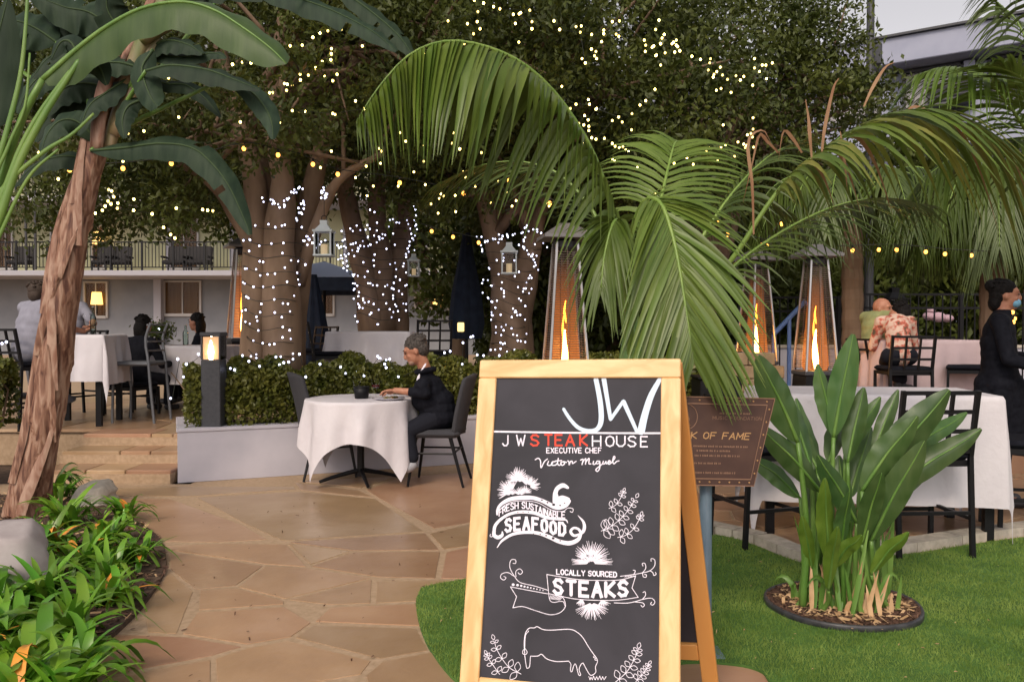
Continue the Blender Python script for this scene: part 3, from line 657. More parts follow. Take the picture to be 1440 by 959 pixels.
# drawing on the board: a spot of the photograph -> point of the board's plane
PN = SR @ Vector((0,-1,0)); SRI = SR.transposed()
def onb(px, py):
    d = ray(px, py); o = Vector((0,0,CAMZ)); P0 = SO + SR @ Vector((0,.0088,0))
    t = (P0-o).dot(PN)/d.dot(PN); l = SRI @ (o+d*t-SO); return np.array([l.x, l.z])
_k = [0]
PXM = .00224         # one photo pixel on the board, metres
def strokes(name, items, m, lift=0.0):
    V = []; F = []
    for pts, w, sm in items:
        P = np.array([onb(*p) for p in pts]); n = len(P)
        if sm and n > 2:
            N = max(8, n*5); w_ = np.array([w]*n if not hasattr(w,'__len__') else w, float)
            Q = spline(np.column_stack([P, w_]), N); P = Q[:,:2]; w_ = Q[:,2]
        else: w_ = np.array([w]*n if not hasattr(w,'__len__') else w, float)
        w_ = np.maximum(w_, .15)*PXM/2; _k[0] += 1; dz = lift+(_k[0] % 60)*8e-6
        T = nrm(np.gradient(P, axis=0)); 
        if not sm and n > 2:      # corners: split into separate straight pieces
            for i in range(n-1):
                _k[0] += 1; d2 = lift+(_k[0] % 60)*8e-6; t = nrm(P[i+1]-P[i]); nn = np.array([-t[1], t[0]])
                a = P[i]-t*w_[i]*.8; b = P[i+1]+t*w_[i+1]*.8; k = len(V)
                for q in (a-nn*w_[i], a+nn*w_[i], b+nn*w_[i+1], b-nn*w_[i+1]): V.append(tuple(SR @ Vector((q[0], .0086-d2, q[1]))))
                F.append((k+3,k+2,k+1,k))
            continue
        NN = np.stack([-T[:,1], T[:,0]], 1); a0_ = P[0]-T[0]*w_[0]*.8; b0_ = P[-1]+T[-1]*w_[-1]*.8
        P2 = np.vstack([a0_, P, b0_]); N2 = np.vstack([NN[0]*.5, NN, NN[-1]*.5]); W2 = np.concatenate([[w_[0]], w_, [w_[-1]]]); k = len(V)
        for i in range(len(P2)):
            e = dz+i*3e-6
            for s in (-1,1): q = P2[i]+s*N2[i]*W2[i]; V.append(tuple(SR @ Vector((q[0], .0086-e, q[1]))))
            if i: j = k+2*i; F.append((j-2, j, j+1, j-1))
    return MB().add(V, F).build(name, m, sg)
FONT = {  # simple capitals on a 4 x 6 grid
 'A':[[(0,0),(2,6),(4,0)],[(.8,2.1),(3.2,2.1)]], 'B':[[(0,0),(0,6),(2.6,6),(3.4,5.2),(3.2,3.6),(2.4,3.1),(0,3.1)],[(2.4,3.1),(3.8,2.4),(3.8,.9),(2.8,0),(0,0)]],
 'C':[[(3.9,5),(2.8,6),(1.2,5.9),(.1,4.4),(.1,1.6),(1.2,.1),(2.8,0),(3.9,1)]], 'D':[[(0,0),(0,6),(2.2,6),(3.8,4.6),(3.9,1.6),(2.4,0),(0,0)]],
 'E':[[(3.6,6),(0,6),(0,0),(3.7,0)],[(0,3.1),(3,3.1)]], 'F':[[(3.7,6),(0,6),(0,0)],[(0,3.1),(2.9,3.1)]], 'H':[[(0,6),(0,0)],[(4,6),(4,0)],[(0,3),(4,3)]],
 'G':[[(3.9,5),(2.8,6),(1.2,5.9),(.1,4.4),(.1,1.6),(1.2,.1),(2.8,0),(3.9,1),(3.9,2.8),(2.4,2.8)]],
 'I':[[(2,6),(2,0)]], 'J':[[(3,6),(3,1.4),(2.2,.1),(.9,.1),(.1,1.3)]], 'K':[[(0,6),(0,0)],[(3.8,6),(.3,2.8),(3.9,0)]], 'L':[[(0,6),(0,0),(3.6,0)]], 'M':[[(0,0),(0,6),(2,2),(4,6),(4,0)]],
 'N':[[(0,0),(0,6),(4,0),(4,6)]], 'O':[[(2,6),(.5,5.2),(0,3),(.5,.8),(2,0),(3.5,.8),(4,3),(3.5,5.2),(2,6)]], 'R':[[(0,0),(0,6),(2.8,6),(3.8,5),(3.5,3.5),(2.4,3),(0,3)],[(2,3),(3.9,0)]],
 'S':[[(3.7,5.1),(2.7,6),(1.1,5.9),(.2,4.8),(.8,3.5),(2.9,2.7),(3.8,1.5),(3,.2),(1.2,0),(.1,1)]], 'T':[[(0,6),(4,6)],[(2,6),(2,0)]], 'U':[[(0,6),(0,1.6),(1.2,.1),(2.8,.1),(4,1.6),(4,6)]],
 'V':[[(0,6),(2,0),(4,6)]], 'W':[[(0,6),(1,0),(2,4),(3,0),(4,6)]], 'Y':[[(0,6),(2,3),(4,6)],[(2,3),(2,0)]], 'X':[[(0,6),(4,0)],[(4,6),(0,0)]], '&':[[(4,0),(.8,4.6),(1.6,6),(2.6,5),(.2,2),(1,0),(2.6,0),(4,2.4)]], ' ':[]}
ROUND = set('CDGJOSUB&')
def text_path(txt, path, h, w, cw=None, fill=.72, jit=.0):
    P = spline(path, 60) if len(path) > 2 else np.array([np.array(path[0])+(np.array(path[1])-np.array(path[0]))*i/59 for i in range(60)])
    s = np.concatenate([[0], np.cumsum(np.linalg.norm(np.diff(P,axis=0),axis=1))]); wd_ = [(.45 if c == 'I' else .6 if c == ' ' else 1.15 if c in 'MW' else 1) for c in txt]; tot = sum(wd_); x = 0; out = []
    for c, k in zip(txt, wd_):
        a = (x+k*(1-fill)/2)/tot*s[-1]; b = (x+k*(1+fill)/2)/tot*s[-1]; x += k
        pa = np.array([np.interp(a,s,P[:,0]), np.interp(a,s,P[:,1])]); pb = np.array([np.interp(b,s,P[:,0]), np.interp(b,s,P[:,1])])
        ex = (pb-pa)/4; ey = np.array([0.06*ex[0]*0, -h/6.0]); j = random.uniform(-jit,jit)
        for st in FONT[c]: out.append(([tuple(pa+ex*(p[0] if c != 'I' else 2)+ey*p[1]+[0,j]) for p in st], w, False))
    return out
z1 = lambda L_: [(640+x/3.789, 490+y/3.789) for x, y in L_]
zb = lambda L_: [(670+x/6.85, 640+y/6.85) for x, y in L_]
zc = lambda L_: [(690+x/5.76, 750+y/5.76) for x, y in L_]
zd = lambda L_: [(670+x/5.333, 860+y/5.333) for x, y in L_]
ze = lambda L_: [(830+x/8.72, 670+y/8.72) for x, y in L_]
strokes('logo_initials', [(z1([(750,162),(765,235),(775,300),(779,370),(770,412),(745,436),(700,438),(655,420),(620,385),(595,350),(578,322)]), [6.5,6.8,7,7,6.5,6,5.5,5.2,4.8,4.5,4.2], True),
    (z1([(792,158),(828,375)]), [6.5,5], False), (z1([(828,378),(895,282)]), 4.6, False), (z1([(897,282),(968,440)]), [6,4.6], False), (z1([(990,443),(1012,350),(1045,250),(1095,156)]), [10,9,8,5.5], True)], M_chalkb)
strokes('underline', [(z1([(207,442),(500,447),(800,450),(1103,451)]), 2.4, True)], M_chalk)
red = set('STEAK'); its = {0:[], 1:[]}
for c, x, y in (('J',272,518),('W',350,516),('S',425,517),('T',497,515),('E',553,516),('A',613,517),('K',685,516),('H',754,520),('O',825,521),('U',883,521),('S',943,522),('E',1008,523)):
    i = 1 if 400 < x < 720 else 0; hw = 19 if c in 'ETKJ' else 22
    for st in FONT[c]: its[i].append((z1([(x-hw+p[0]/4*2*hw, y-p[1]/6*(54 if i == 0 else 56)) for p in st]), 2.5 if i else 1.9, False))
strokes('lettering', its[0], M_chalk); strokes('red_lettering', its[1], M_chalkr)
strokes('lettering', text_path('EXECUTIVE CHEF', z1([(484,556),(783,556)]), 7, 1.3, fill=.7), M_chalk)
sc_ = [[(427,592),(443,584),(455,598),(458,635),(475,603),(492,588)],[(498,600),(492,618),(506,622),(520,610)],[(533,602),(518,604),(515,620),(535,620),(545,610)],[(550,584),(546,612),(556,622),(566,612)],[(534,599),(568,596)],[(576,602),(563,608),(570,622),(584,612),(577,602),(594,606)],
 [(600,598),(606,602),(608,620),(614,603),(624,600),(626,612),(645,600)],[(668,594),(682,590),(676,618)],[(680,606),(696,586),(695,616)],[(697,604),(714,584),(713,612),(724,614)],[(738,600),(735,615),(744,616),(752,608)],[(770,600),(756,600),(753,612),(765,612),(771,600),(770,638),(758,654),(750,644),(768,628),(788,612)],
 [(790,600),(787,613),(797,613),(804,600),(805,613),(813,610)],[(815,608),(827,603),(822,596),(814,606),(820,616),(836,606)],[(836,604),(852,582),(846,574),(840,598),(846,614),(860,602),(874,598)]]
strokes('script_name', [(z1(s_), 1.5, True) for s_ in sc_], M_chalk)
strokes('seafood_ribbon', [(zb([(200,570),(205,520),(240,470),(320,425),(430,408),(540,410),(620,432),(680,460),(740,490),(800,500),(860,480),(895,440)]), [x/6.85 for x in (18,24,30,36,38,36,34,36,42,44,40,34)], True),
    (zb([(770,480),(765,420),(762,360),(785,315),(835,290),(882,312)]), [x/6.85 for x in (64,60,42,40,40,24)], True), (zb([(780,440),(830,432),(880,428)]), [x/6.85 for x in (70,84,50)], True),
    (zb([(170,740),(180,680),(230,620),(320,565),(430,545),(560,555),(680,600),(780,615),(860,622),(880,650)]), [x/6.85 for x in (30,30,26,26,28,30,28,18,14,6)], True),
    (zb([(170,725),(172,770),(210,790),(248,768),(250,735)]), [x/6.85 for x in (30,34,34,28,10)], True), (zb([(165,770),(145,785),(130,774),(140,758)]), .8, True),
    (zb([(200,888),(250,820),(350,760),(480,740),(600,750),(700,785),(800,830),(900,845),(980,810),(1008,750)]), [x/6.85 for x in (6,20,26,28,30,34,36,38,34,26)], True),
    (zb([(995,760),(940,772),(908,735),(935,700),(980,708),(1015,745),(1040,700),(1030,640),(978,578)]), [x/6.85 for x in (20,24,26,20,22,28,30,22,3)], True),
    (zb([(215,545),(260,490),(350,448),(480,438),(600,460),(720,525),(830,540),(880,508),(930,515),(925,548),(902,540)]), .8, True)], M_chalk, lift=.0004)
strokes('ribbon_spots', [(zb([(x-r_*.4,y),(x+r_*.4,y)]), r_*1.5/6.85, False) for x, y, r_ in ((745,475,14),(685,455,9),(632,432,8),(807,482,8),(850,460,6),(740,798,13),(672,773,8),(808,822,7),(615,760,6),(550,755,5),(400,550,5),(450,548,5),(500,548,5))], M_board, lift=.0011)
strokes('lettering', text_path('FRESH SUSTAINABLE', zb([(215,588),(300,535),(400,512),(500,515),(600,550),(720,595),(860,604)]), 8.6, 1.5, fill=.74), M_chalk, lift=.0009)
strokes('heavy_lettering', text_path('SEAFOOD', zb([(265,738),(370,720),(500,714),(640,730),(760,758),(870,772)]), 16.5, 3.7, fill=.62), M_chalk, lift=.0009)
def burst(name, cs):
    it = []
    for (zf, cx_, cy_, r0, r1, a0_, a1_, n_, sy) in cs:
        for i in range(n_):
            a = R(a0_+(a1_-a0_)*i/(n_-1)+random.uniform(-3,3)); ra = r0*random.uniform(.7,1.3); rb_ = r1*random.uniform(.72,1.05)
            it.append((zf([(cx_+ra*math.cos(a), cy_-ra*sy*math.sin(a)), (cx_+rb_*math.cos(a), cy_-rb_*sy*math.sin(a))]), [1.3,.35], False))
    strokes(name, it, M_chalk)
burst('coral_drawing', [(zb,400,230,25,115,-20,200,44,1), (zb,400,250,10,60,0,180,16,1), (zb,330,350,30,130,60,215,40,1), (zb,330,380,15,75,20,180,18,1), (zb,500,300,30,115,-20,140,38,1), (zb,470,360,10,70,0,170,18,1), (zb,420,380,15,80,20,160,16,1)])
burst('sunburst_drawing', [(zc,815,215,55,160,15,165,46,.95), (zc,815,240,40,175,-8,188,40,.5), (zc,815,225,14,60,20,160,14,1), (zc,820,560,20,145,200,340,44,1), (zc,740,530,10,60,215,300,12,1), (zc,900,540,10,80,240,330,14,.7)])
strokes('leaf_drawing', [(zc([(815,215),(800,175),(812,130),(825,175),(815,215)]), .9, True), (zc([(815,225),(790,195),(750,195),(720,240)]), .9, True), (zc([(815,225),(845,195),(880,198),(910,240)]), .9, True)], M_chalk)
strokes('steaks_banner', [(zc(s_), .85, sm) for s_, sm in (([(455,330),(560,348),(700,370),(860,378),(1040,375),(1175,342)],1), ([(1175,340),(1145,440),(1195,515)],0), ([(1195,515),(1040,537),(880,540),(700,530),(560,505),(470,485)],1), ([(470,485),(455,330)],0),
    ([(160,430),(210,510),(180,600)],0), ([(180,600),(260,590),(370,625),(480,655),(560,640),(605,590),(598,540),(575,505)],1), ([(160,430),(300,457),(465,487)],1), ([(465,458),(350,422),(240,395),(190,340),(155,270),(165,215),(200,212),(203,240),(182,240)],1),
    ([(190,345),(140,315),(92,325),(80,355),(105,375),(125,358),(107,345)],1), ([(205,350),(205,305),(235,285),(258,308),(240,330),(222,316)],1), ([(470,490),(480,538),(510,556),(560,548),(590,552),(600,580)],1),
    ([(1050,345),(1150,332),(1230,317),(1290,300),(1328,260),(1328,212),(1300,203),(1300,224)],1), ([(1232,315),(1256,280),(1250,242),(1228,242),(1234,262)],1), ([(1160,328),(1172,302),(1154,295)],1), ([(1230,318),(1236,348),(1258,352),(1262,334),(1246,330)],1), ([(1290,300),(1313,315),(1322,338),(1340,328),(1334,312)],1),
    ([(1000,560),(1100,562),(1170,550),(1230,532),(1300,522),(1330,550),(1315,577),(1295,570),(1304,554)],1), ([(1170,552),(1230,560),(1245,580),(1230,593),(1218,580)],1), ([(1230,530),(1254,500),(1250,470),(1234,476)],1))]
    + [(zc([(487+i*12.5,500+i*.8),(478+i*10,528+i*1.2)]), .8, False) for i in range(9)] + [(zc([(1088+i*13,352-i*.7),(1094+i*13,344-i*.8)]), .8, False) for i in range(7)], M_chalk)
strokes('ribbon_beads', [(zc([(x-r_*.35,y),(x+r_*.35,y)]), r_*1.7/5.76, False) for x, y, r_ in ((183,413,11),(218,417,10),(248,422,9),(275,428,8),(300,434,7),(325,439,6),(350,444,5.5),(375,449,5),(400,455,4.5),(425,460,4))], M_chalk)
strokes('lettering', text_path('LOCALLY SOURCED', zc([(530,328),(700,338),(860,344),(1025,352)]), 6.8, 1.45, fill=.74), M_chalk)
strokes('heavy_lettering', text_path('STEAKS', zc([(495,480),(600,492),(800,508),(960,508),(1125,498)]), 19.5, 4.2, fill=.66), M_chalk)
strokes('cow_drawing', [(zd([(362,312),(358,230),(368,160),(395,122),(435,119),(455,110),(500,131),(560,136),(700,130),(760,155),(800,195),(840,260),(885,325)]), .95, True), (zd([(885,325),(900,345),(908,372),(893,410),(895,450),(868,473),(845,463),(800,382)]), .9, True),
    (zd([(800,382),(785,392),(770,430),(782,470),(766,468),(745,393),(730,402),(717,445),(705,440),(708,392),(692,368)]), .85, True), (zd([(692,368),(600,371),(530,352),(488,317),(460,330),(405,331)]), .95, True), (zd([(405,331),(399,405),(385,421),(375,410),(362,325)]), .9, True),
    (zd([(392,142),(368,180),(362,282)]), .8, True), (zd([(366,275),(380,300),(370,318),(348,312),(350,288),(366,275)]), .8, True), (zd([(885,325),(878,340),(893,345),(888,358),(905,362)]), .7, True),
    (zd([(843,484),(852,508),(858,488),(870,508),(878,480),(890,508),(902,484),(912,508),(925,480),(936,508),(946,484),(958,508),(972,484)]), .8, False)], M_chalk)
def sprig(zf, stem, n, s0, s1):
    P = spline(stem, 40); it = [(zf([tuple(p) for p in P[::4]]), .75, True)]
    for i in range(n):
        k = int(39*(.12+.82*i/(n-1))); t = nrm(P[min(k+1,39)]-P[k-1]); nn = np.array([-t[1], t[0]]); s_ = s0+(s1-s0)*i/(n-1)
        for sd in (-1,1):
            d = nrm(t*.35+nn*sd); e = np.array([-d[1], d[0]]); b = P[k]
            it.append((zf([tuple(b), tuple(b+d*s_*.5+e*s_*.3), tuple(b+d*s_), tuple(b+d*s_*.5-e*s_*.3), tuple(b)]), .7, True))
    e = P[-1]; t = nrm(P[-1]-P[-3]); nn = np.array([-t[1],t[0]]); s_ = s1*1.3
    it.append((zf([tuple(e), tuple(e+t*s_*.5+nn*s_*.3), tuple(e+t*s_), tuple(e+t*s_*.5-nn*s_*.3), tuple(e)]), .7, True))
    strokes('sprig_drawing', it, M_chalk)
sprig(zd, [(335,465),(240,410),(160,295),(132,210)], 5, 75, 32); sprig(zd, [(175,468),(105,370),(78,318)], 4, 48, 26)
sprig(zd, [(1040,528),(1130,445),(1190,340),(1212,275)], 6, 72, 36); sprig(zd, [(1195,522),(1255,455),(1292,395)], 5, 50, 26)
sprig(ze, [(230,390),(320,340),(385,240),(408,185)], 4, 78, 38); sprig(ze, [(135,665),(220,630),(370,520),(480,390),(560,260)], 8, 125, 48); sprig(ze, [(335,745),(430,720),(530,640),(610,510),(622,480)], 5, 92, 42)

# ================================================================== BRONZE PLAQUE ON A POST
M_bronze = mat('bronze_brown', (.05,.022,.015), .5, (.07,.033,.022), 12, metal=.1, bump=.08, spec=.35); M_gold = mat('worn_gilt', (.42,.24,.10), .5, metal=.3); M_gold2 = mat('dull_gilt', (.22,.12,.075), .6, metal=.2)
M_bluep = mat('blue_grey_post', (.10,.16,.22), .45, (.16,.23,.30), 30, bump=.2, sx=(1,1,.2))
PY = 3.32
P4 = [W(916,556,PY+.05), W(1090,560,PY+.05), W(1060,684,PY-.02), W(935,682,PY-.02)]
o_ = (P4[0]+P4[1]+P4[2]+P4[3])/4
pq = thing('plaque', 'brown bronze plaque with gilt walk of fame lettering on a blue post beside the chalkboard', 'plaque', (W(994,700,PY+.03).x, PY+.03, 0))
ro = pq.location
nrm_ = (P4[1]-P4[0]).cross(P4[3]-P4[0]).normalized()          # towards the back
if nrm_.y < 0: nrm_ = -nrm_
def pqp(u, v, w=0): # u,v in 0..1 (v down)
    t = P4[0].lerp(P4[1], u); b = P4[3].lerp(P4[2], u); return t.lerp(b, v)+nrm_*w-ro
def pl_box(b, u0, v0, u1, v1, w0, w1):
    vs = [pqp(u, v, w) for w in (w0, w1) for u, v in ((u0,v1),(u1,v1),(u1,v0),(u0,v0))]; b.add(vs, [(3,2,1,0)[::-1], (4,5,6,7)[::-1], (0,1,5,4)[::-1], (1,2,6,5)[::-1], (2,3,7,6)[::-1], (3,0,4,7)[::-1]])
b = MB(); pl_box(b, 0,0,1,1, 0,.018); b.build('plate', M_bronze, pq)
b = MB()
for r_ in ((.0,.0,1,.012),(.0,.988,1,1),(.0,.013,.006,.987),(.994,.013,1,.987)): pl_box(b, *r_, -.004,-.0003)
for r_ in ((.05,.075,.95,.088),(.05,.915,.95,.928),(.05,.089,.056,.914),(.944,.089,.95,.914)): pl_box(b, *r_, -.003,-.0002)
b.build('raised_border', M_gold2, pq)
b = MB()
for i in range(9):
    for v in (.042,.958): b.ell(pqp(.06+.11*i, v), (.004,.003,.004), nu=8, nv=5)
for i in range(6):
    for u in (.026,.974): b.ell(pqp(u, .13+.145*i), (.004,.003,.004), nu=8, nv=5)
b.build('studs', M_gold, pq)
def pq_text(name, txt, u0, u1, v, h, w, m, sl=0.0):
    wd_ = [(.5 if c == 'I' else .7 if c == ' ' else 1.1 if c in 'MW' else 1) for c in txt]; tot = sum(wd_); x = 0; V = []; F = []
    for c, k in zip(txt, wd_):
        a = u0+(u1-u0)*(x+.12*k)/tot; e = (u1-u0)*k*.74/tot/4; x += k
        for st in FONT[c]:
            for p, q in zip(st[:-1], st[1:]):
                if c == 'I': p = (2,p[1]); q = (2,q[1])
                A_ = pqp(a+e*p[0]+sl*p[1], v-h*p[1]/6, -.0008-(len(V) % 28)*4e-6); B_ = pqp(a+e*q[0]+sl*q[1], v-h*q[1]/6, -.0008-(len(V) % 28)*4e-6); t = (B_-A_).normalized(); n_ = t.cross(nrm_)*w/2; t = t*w*.4; j = len(V)
                V += [A_-t-n_, A_-t+n_, B_+t+n_, B_+t-n_]; F.append((j,j+1,j+2,j+3))
    MB().add(V, F).build(name, m, pq)
pq_text('gilt_lettering', 'WALK OF FAME', .10, .86, .475, .07, .0042, M_gold, sl=.0014)
pq_text('small_lettering', 'MUSIC FOUNDATION', .50, .93, .255, .035, .0016, M_gold2)
b = MB(); rr_ = random.Random(4)
def worn(u0, u1, v, h):
    u = u0
    while u < u1:
        l = rr_.uniform(.008,.014)
        b.add([pqp(u,v-h*rr_.uniform(.7,1),-.0007), pqp(u+l,v-h*rr_.uniform(.7,1),-.0007), pqp(u+l,v,-.0007), pqp(u,v,-.0007)], [(0,1,2,3)]); u += l+rr_.choice([.004,.005,.014])
for u0, u1, v in ((.56,.83,.195),(.33,.84,.57),(.36,.68,.62),(.34,.78,.675),(.30,.60,.76),(.32,.76,.865)): worn(u0, u1, v, .022)
b.build('worn_lettering', M_gold2, pq)
b = MB(); ring = [pqp(.27+.10*math.cos(a)*1, .23+.145*math.sin(a), -.002) for a in np.linspace(0,2*math.pi,33)]; b.tube(ring, .0018, 5, caps=False)
b.tube([pqp(*p,-.002) for p in spline([(.22,.30),(.24,.24),(.28,.22),(.30,.26),(.28,.32),(.31,.33)],12)], .0016, 5); b.build('round_emblem', M_gold2, pq)
MB().tube([(0,.02,0), (0,.02,pqp(.5,.9).z)], .026, 14).build('post', M_bluep, pq)
MB().box((0,.02,.006), (.14,.14,.012), bev=.003).build('base_plate', M_bluep, pq)

# ================================================================== TABLES, CLOTHS, CHAIRS
def cloth_mesh(hx_, hy_, half, z, rnd, seed=0, n=72, flare=.10, fold=.022, halfy=None):
    rs = random.Random(seed); V = []; ph = [rs.uniform(0,6.28) for _ in range(4)]; halfy = halfy or half
    for i in range(n+1):
        for j in range(n+1):
            u = -half+2*half*i/n; v = -halfy+2*halfy*j/n
            if rnd:
                d = math.hypot(u, v); 
                if d <= rnd: V.append((u, v, z)); continue
                dr = d-rnd; dx, dy = u/d, v/d; bx, by = dx*rnd, dy*rnd; s_ = math.atan2(v,u)*rnd
            else:
                bx, by = max(-hx_,min(hx_,u)), max(-hy_,min(hy_,v)); dx, dy = u-bx, v-by; dr = math.hypot(dx,dy)
                if dr < 1e-6: V.append((u, v, z)); continue
                dx /= dr; dy /= dr; s_ = bx*1.3+by*1.3+math.atan2(dy,dx)*.12
            am = min(1, dr/.25); o = flare*dr*(1-.3*dr)+fold*am*(math.sin(s_*19+ph[0])+.5*math.sin(s_*31+ph[1]+dr*2)); rr = min(dr, .02)
            V.append((bx+dx*(o+rr*.6), by+dy*(o+rr*.6), max(.012+.002*math.sin(i+j), z-max(0,dr-.008))))
    m = n+1; F = [(i*m+j, (i+1)*m+j, (i+1)*m+j+1, i*m+j+1) for i in range(n) for j in range(n)]
    return V, F
def cloth(label, loc, rz, m=M_cloth, **k):
    V, F = cloth_mesh(**k); o = MB().add(V, F).build('tablecloth', m, None, True, label=label, category='tablecloth'); o.location = loc; o.rotation_euler = (0,0,rz); return o
# front round table
T1 = Vector((-1.335, 7.2, 0))
t = thing('round_table', 'round dining table under the draped white cloth where the man in black eats', 'table', T1)
MB().lathe([(.45,.70),(.465,.712),(.465,.728),(.45,.733)], n=36).build('table_top', M_dgrey, t); MB().tube([(0,0,.05),(0,0,.70)], .032, 12).build('column', M_black, t)
for a in (20,110,200,290): MB().tube(spline([(.03,0,.10),(.22,0,.06),(.36,0,.02)],6) @ np.array([[math.cos(R(a)),math.sin(R(a)),0],[-math.sin(R(a)),math.cos(R(a)),0],[0,0,1]]), [.022,.02,.018,.016,.015,.014], 8).build('foot', M_black, t)
cloth('white square cloth hanging in points over the round front table', T1, R(3), hx_=0, hy_=0, half=.815, z=.739, rnd=.468, seed=3, n=110, flare=.09, fold=.026)
def dining_chair(name, label, loc, rz):
    t = thing(name, label, 'chair', loc, rz)          # faces +y
    b = MB(); b.box((0,.0,.45), (.46,.46,.07), bev=.03); b.build('seat', M_fabric, t)
    V = []; n = 10
    for j in range(n+1):
        z = .44+.52*j/n; y = -.20-.11*(j/n)**1.3; w = .21+.03*math.sin(j/n*2.2)
        for x, dy in ((-w,.035),(-w*.5,.0),(0,-.012),(w*.5,0),(w,.035),(w,-.0),(0,-.055),(-w,-.0)): V.append((x, y+dy, z-(.03*(x/w)**2 if j == n else 0)))
    F = [(j*8+i, j*8+(i+1) % 8, (j+1)*8+(i+1) % 8, (j+1)*8+i) for j in range(n) for i in range(8)]+[tuple(range(7,-1,-1)), tuple(range(n*8,n*8+8))]
    MB().add(V, F).build('backrest', M_fabric, t, True)
    for sx, sy in ((-1,1),(1,1),(-1,-1),(1,-1)): MB().tube([(sx*.17,sy*.15,.42), (sx*.22,sy*(.21 if sy > 0 else .27),0)], [.018,.011], 8).build('leg', M_black, t)
    for s in (-1,1): MB().tube([(s*.19,.17,.28),(s*.19,-.2,.28)], .009, 6).build('stretcher', M_black, t)
    MB().tube([(-.19,-.19,.29),(.19,-.19,.29)], .009, 6).build('stretcher', M_black, t)
    return t
dining_chair('dining_chair', 'charcoal upholstered dining chair the man in black is sitting on', (-.66,7.17,0), R(84))
dining_chair('dining_chair', 'empty charcoal upholstered chair on the left of the round front table', (-1.70,7.50,0), R(-62))
def stool(label, loc, rz, h=1.0, seat=.62, w=.44, name='bar_stool'):
    t = thing(name, label, 'bar stool', loc, rz)       # faces +y
    MB().box((0,0,seat), (w,.42,.05), bev=.02).build('seat', M_jacket, t)
    MB().box((0,0,seat-.045), (w-.02,.40,.035)).build('seat_frame', M_black, t)
    yb = -.21; x = w/2-.014
    for s in (-1,1):
        MB().bar((s*x,yb-.03,0), (s*x,yb,seat), .026).build('leg', M_black, t); MB().bar((s*x,.20,0), (s*x,.19,seat-.03), .026).build('leg', M_black, t)
        MB().bar((s*x,yb,seat), (s*x,yb-.07,h), .026).build('back_post', M_black, t)
    def bp(xx, zz): return (xx, yb-.07*(zz-seat)/(h-seat), zz)
    z0 = h-.36; 
    for z in (h-.013, h-.125, h-.24, z0): MB().bar(bp(-x,z), bp(x,z), .022, .024).build('back_slat', M_black, t)
    for q in (-1,1): MB().bar(bp(q*x/3,z0), bp(q*x/3,h-.02), .018, .022).build('back_slat', M_black, t)
    for z, ys in ((.20,.2),(.27,-.23)): MB().bar((-x,ys,z), (x,ys,z), .02).build('rung', M_black, t)
    for s in (-1,1): MB().bar((s*x,.2,.235), (s*x,-.23,.235), .02).build('rung', M_black, t)
    return t
def high_table(label, loc, rz, hx_, hy_, z=.92):
    t = thing('high_table', label, 'table', loc, rz); MB().box((0,0,z-.025), (2*hx_,2*hy_,.03), bev=.004).build('table_top', M_dgrey, t)
    for sx in (-1,1):
        for sy in (-1,1): MB().box((sx*(hx_-.05),sy*(hy_-.05),(z-.04)/2), (.055,.055,z-.04)).build('leg', M_black, t)
    return t
TR1 = Vector((2.42,5.62,0)); a1 = R(-9)
high_table('counter height table under white cloth behind the bird of paradise plant', TR1, a1, .72, .38); cloth('bright white cloth over the long table behind the bird of paradise', TR1, a1, hx_=.73, hy_=.39, half=1.43, halfy=1.09, z=.925, rnd=0, seed=5, n=90, flare=.10, fold=.012)
stool('nearest lattice back bar stool, its back to the lawn behind the bird of paradise', (W(1285,770,5.0).x,5.0,0), R(3), h=.99, seat=.60, w=.47)
stool('bar stool at the left end of the white table below the bronze plaque', (1.58,5.2,0), R(-72), h=.93, seat=.60, w=.42)
stool('dark bar stool at the right edge beside the standing waiter', (3.42,5.45,0), R(75), h=.98, seat=.60, w=.45)
TR2 = Vector((W(1290,480,9.1).x,9.2,.28)); high_table('high table with blush cloth where the bald man and woman sit', TR2, R(6), .55, .36, .94)
cloth('blush toned cloth over the high table beside the bald man', TR2, R(6), M_clothp, hx_=.56, hy_=.37, half=1.15, halfy=.98, z=.945, rnd=0, seed=8, n=70, flare=.10, fold=.012)
stool('lattice back stool the woman in the floral blouse is sitting on', (W(1263,500,8.55).x,8.45,.28), R(-4), h=1.0, seat=.66)
stool('bar stool partly hidden under the bald man in the yellow shirt', (W(1232,500,9.3).x,9.2,.28), R(-70), h=.96, seat=.66)
stool('empty lattice back stool between the blush table and the waiter', (W(1362,500,8.7).x,8.7,.28), R(62), h=1.0, seat=.66)
stool('empty lattice back stool behind the far side of the blush table', (W(1332,480,10.1).x,10.1,.28), R(176), h=.97, seat=.66)
stool('dark stool standing at the right picture edge behind the waiter', (W(1436,520,7.4).x,7.4,.0), R(40), h=1.08, seat=.74)
TL1 = Vector((W(116,470,8.8).x,8.8,.33)); high_table('high table under white cloth behind the leaning trunk', TL1, R(8), .32, .36, .95)
cloth('white cloth over the high table just right of the leaning trunk', TL1, R(8), hx_=.33, hy_=.37, half=.86, z=.955, rnd=0, seed=11, n=70, flare=.08, fold=.014)
SL1 = (W(42,500,8.45).x,8.4,.33)
stool('lattice back stool carrying the man in the grey shirt at far left', SL1, R(-24), h=1.02, seat=.66, w=.46)
M_silver = mat('silver_grey_metal', (.16,.17,.19), .4, metal=.5)
sv = thing('curved_chair', 'slim silver framed chair seen side on left of the yellow lit hedge', 'chair', (W(196,540,9.0).x,9.0,.33), R(88))
MB().box((0,0,.64), (.42,.42,.045), bev=.015).build('seat', M_silver, sv)
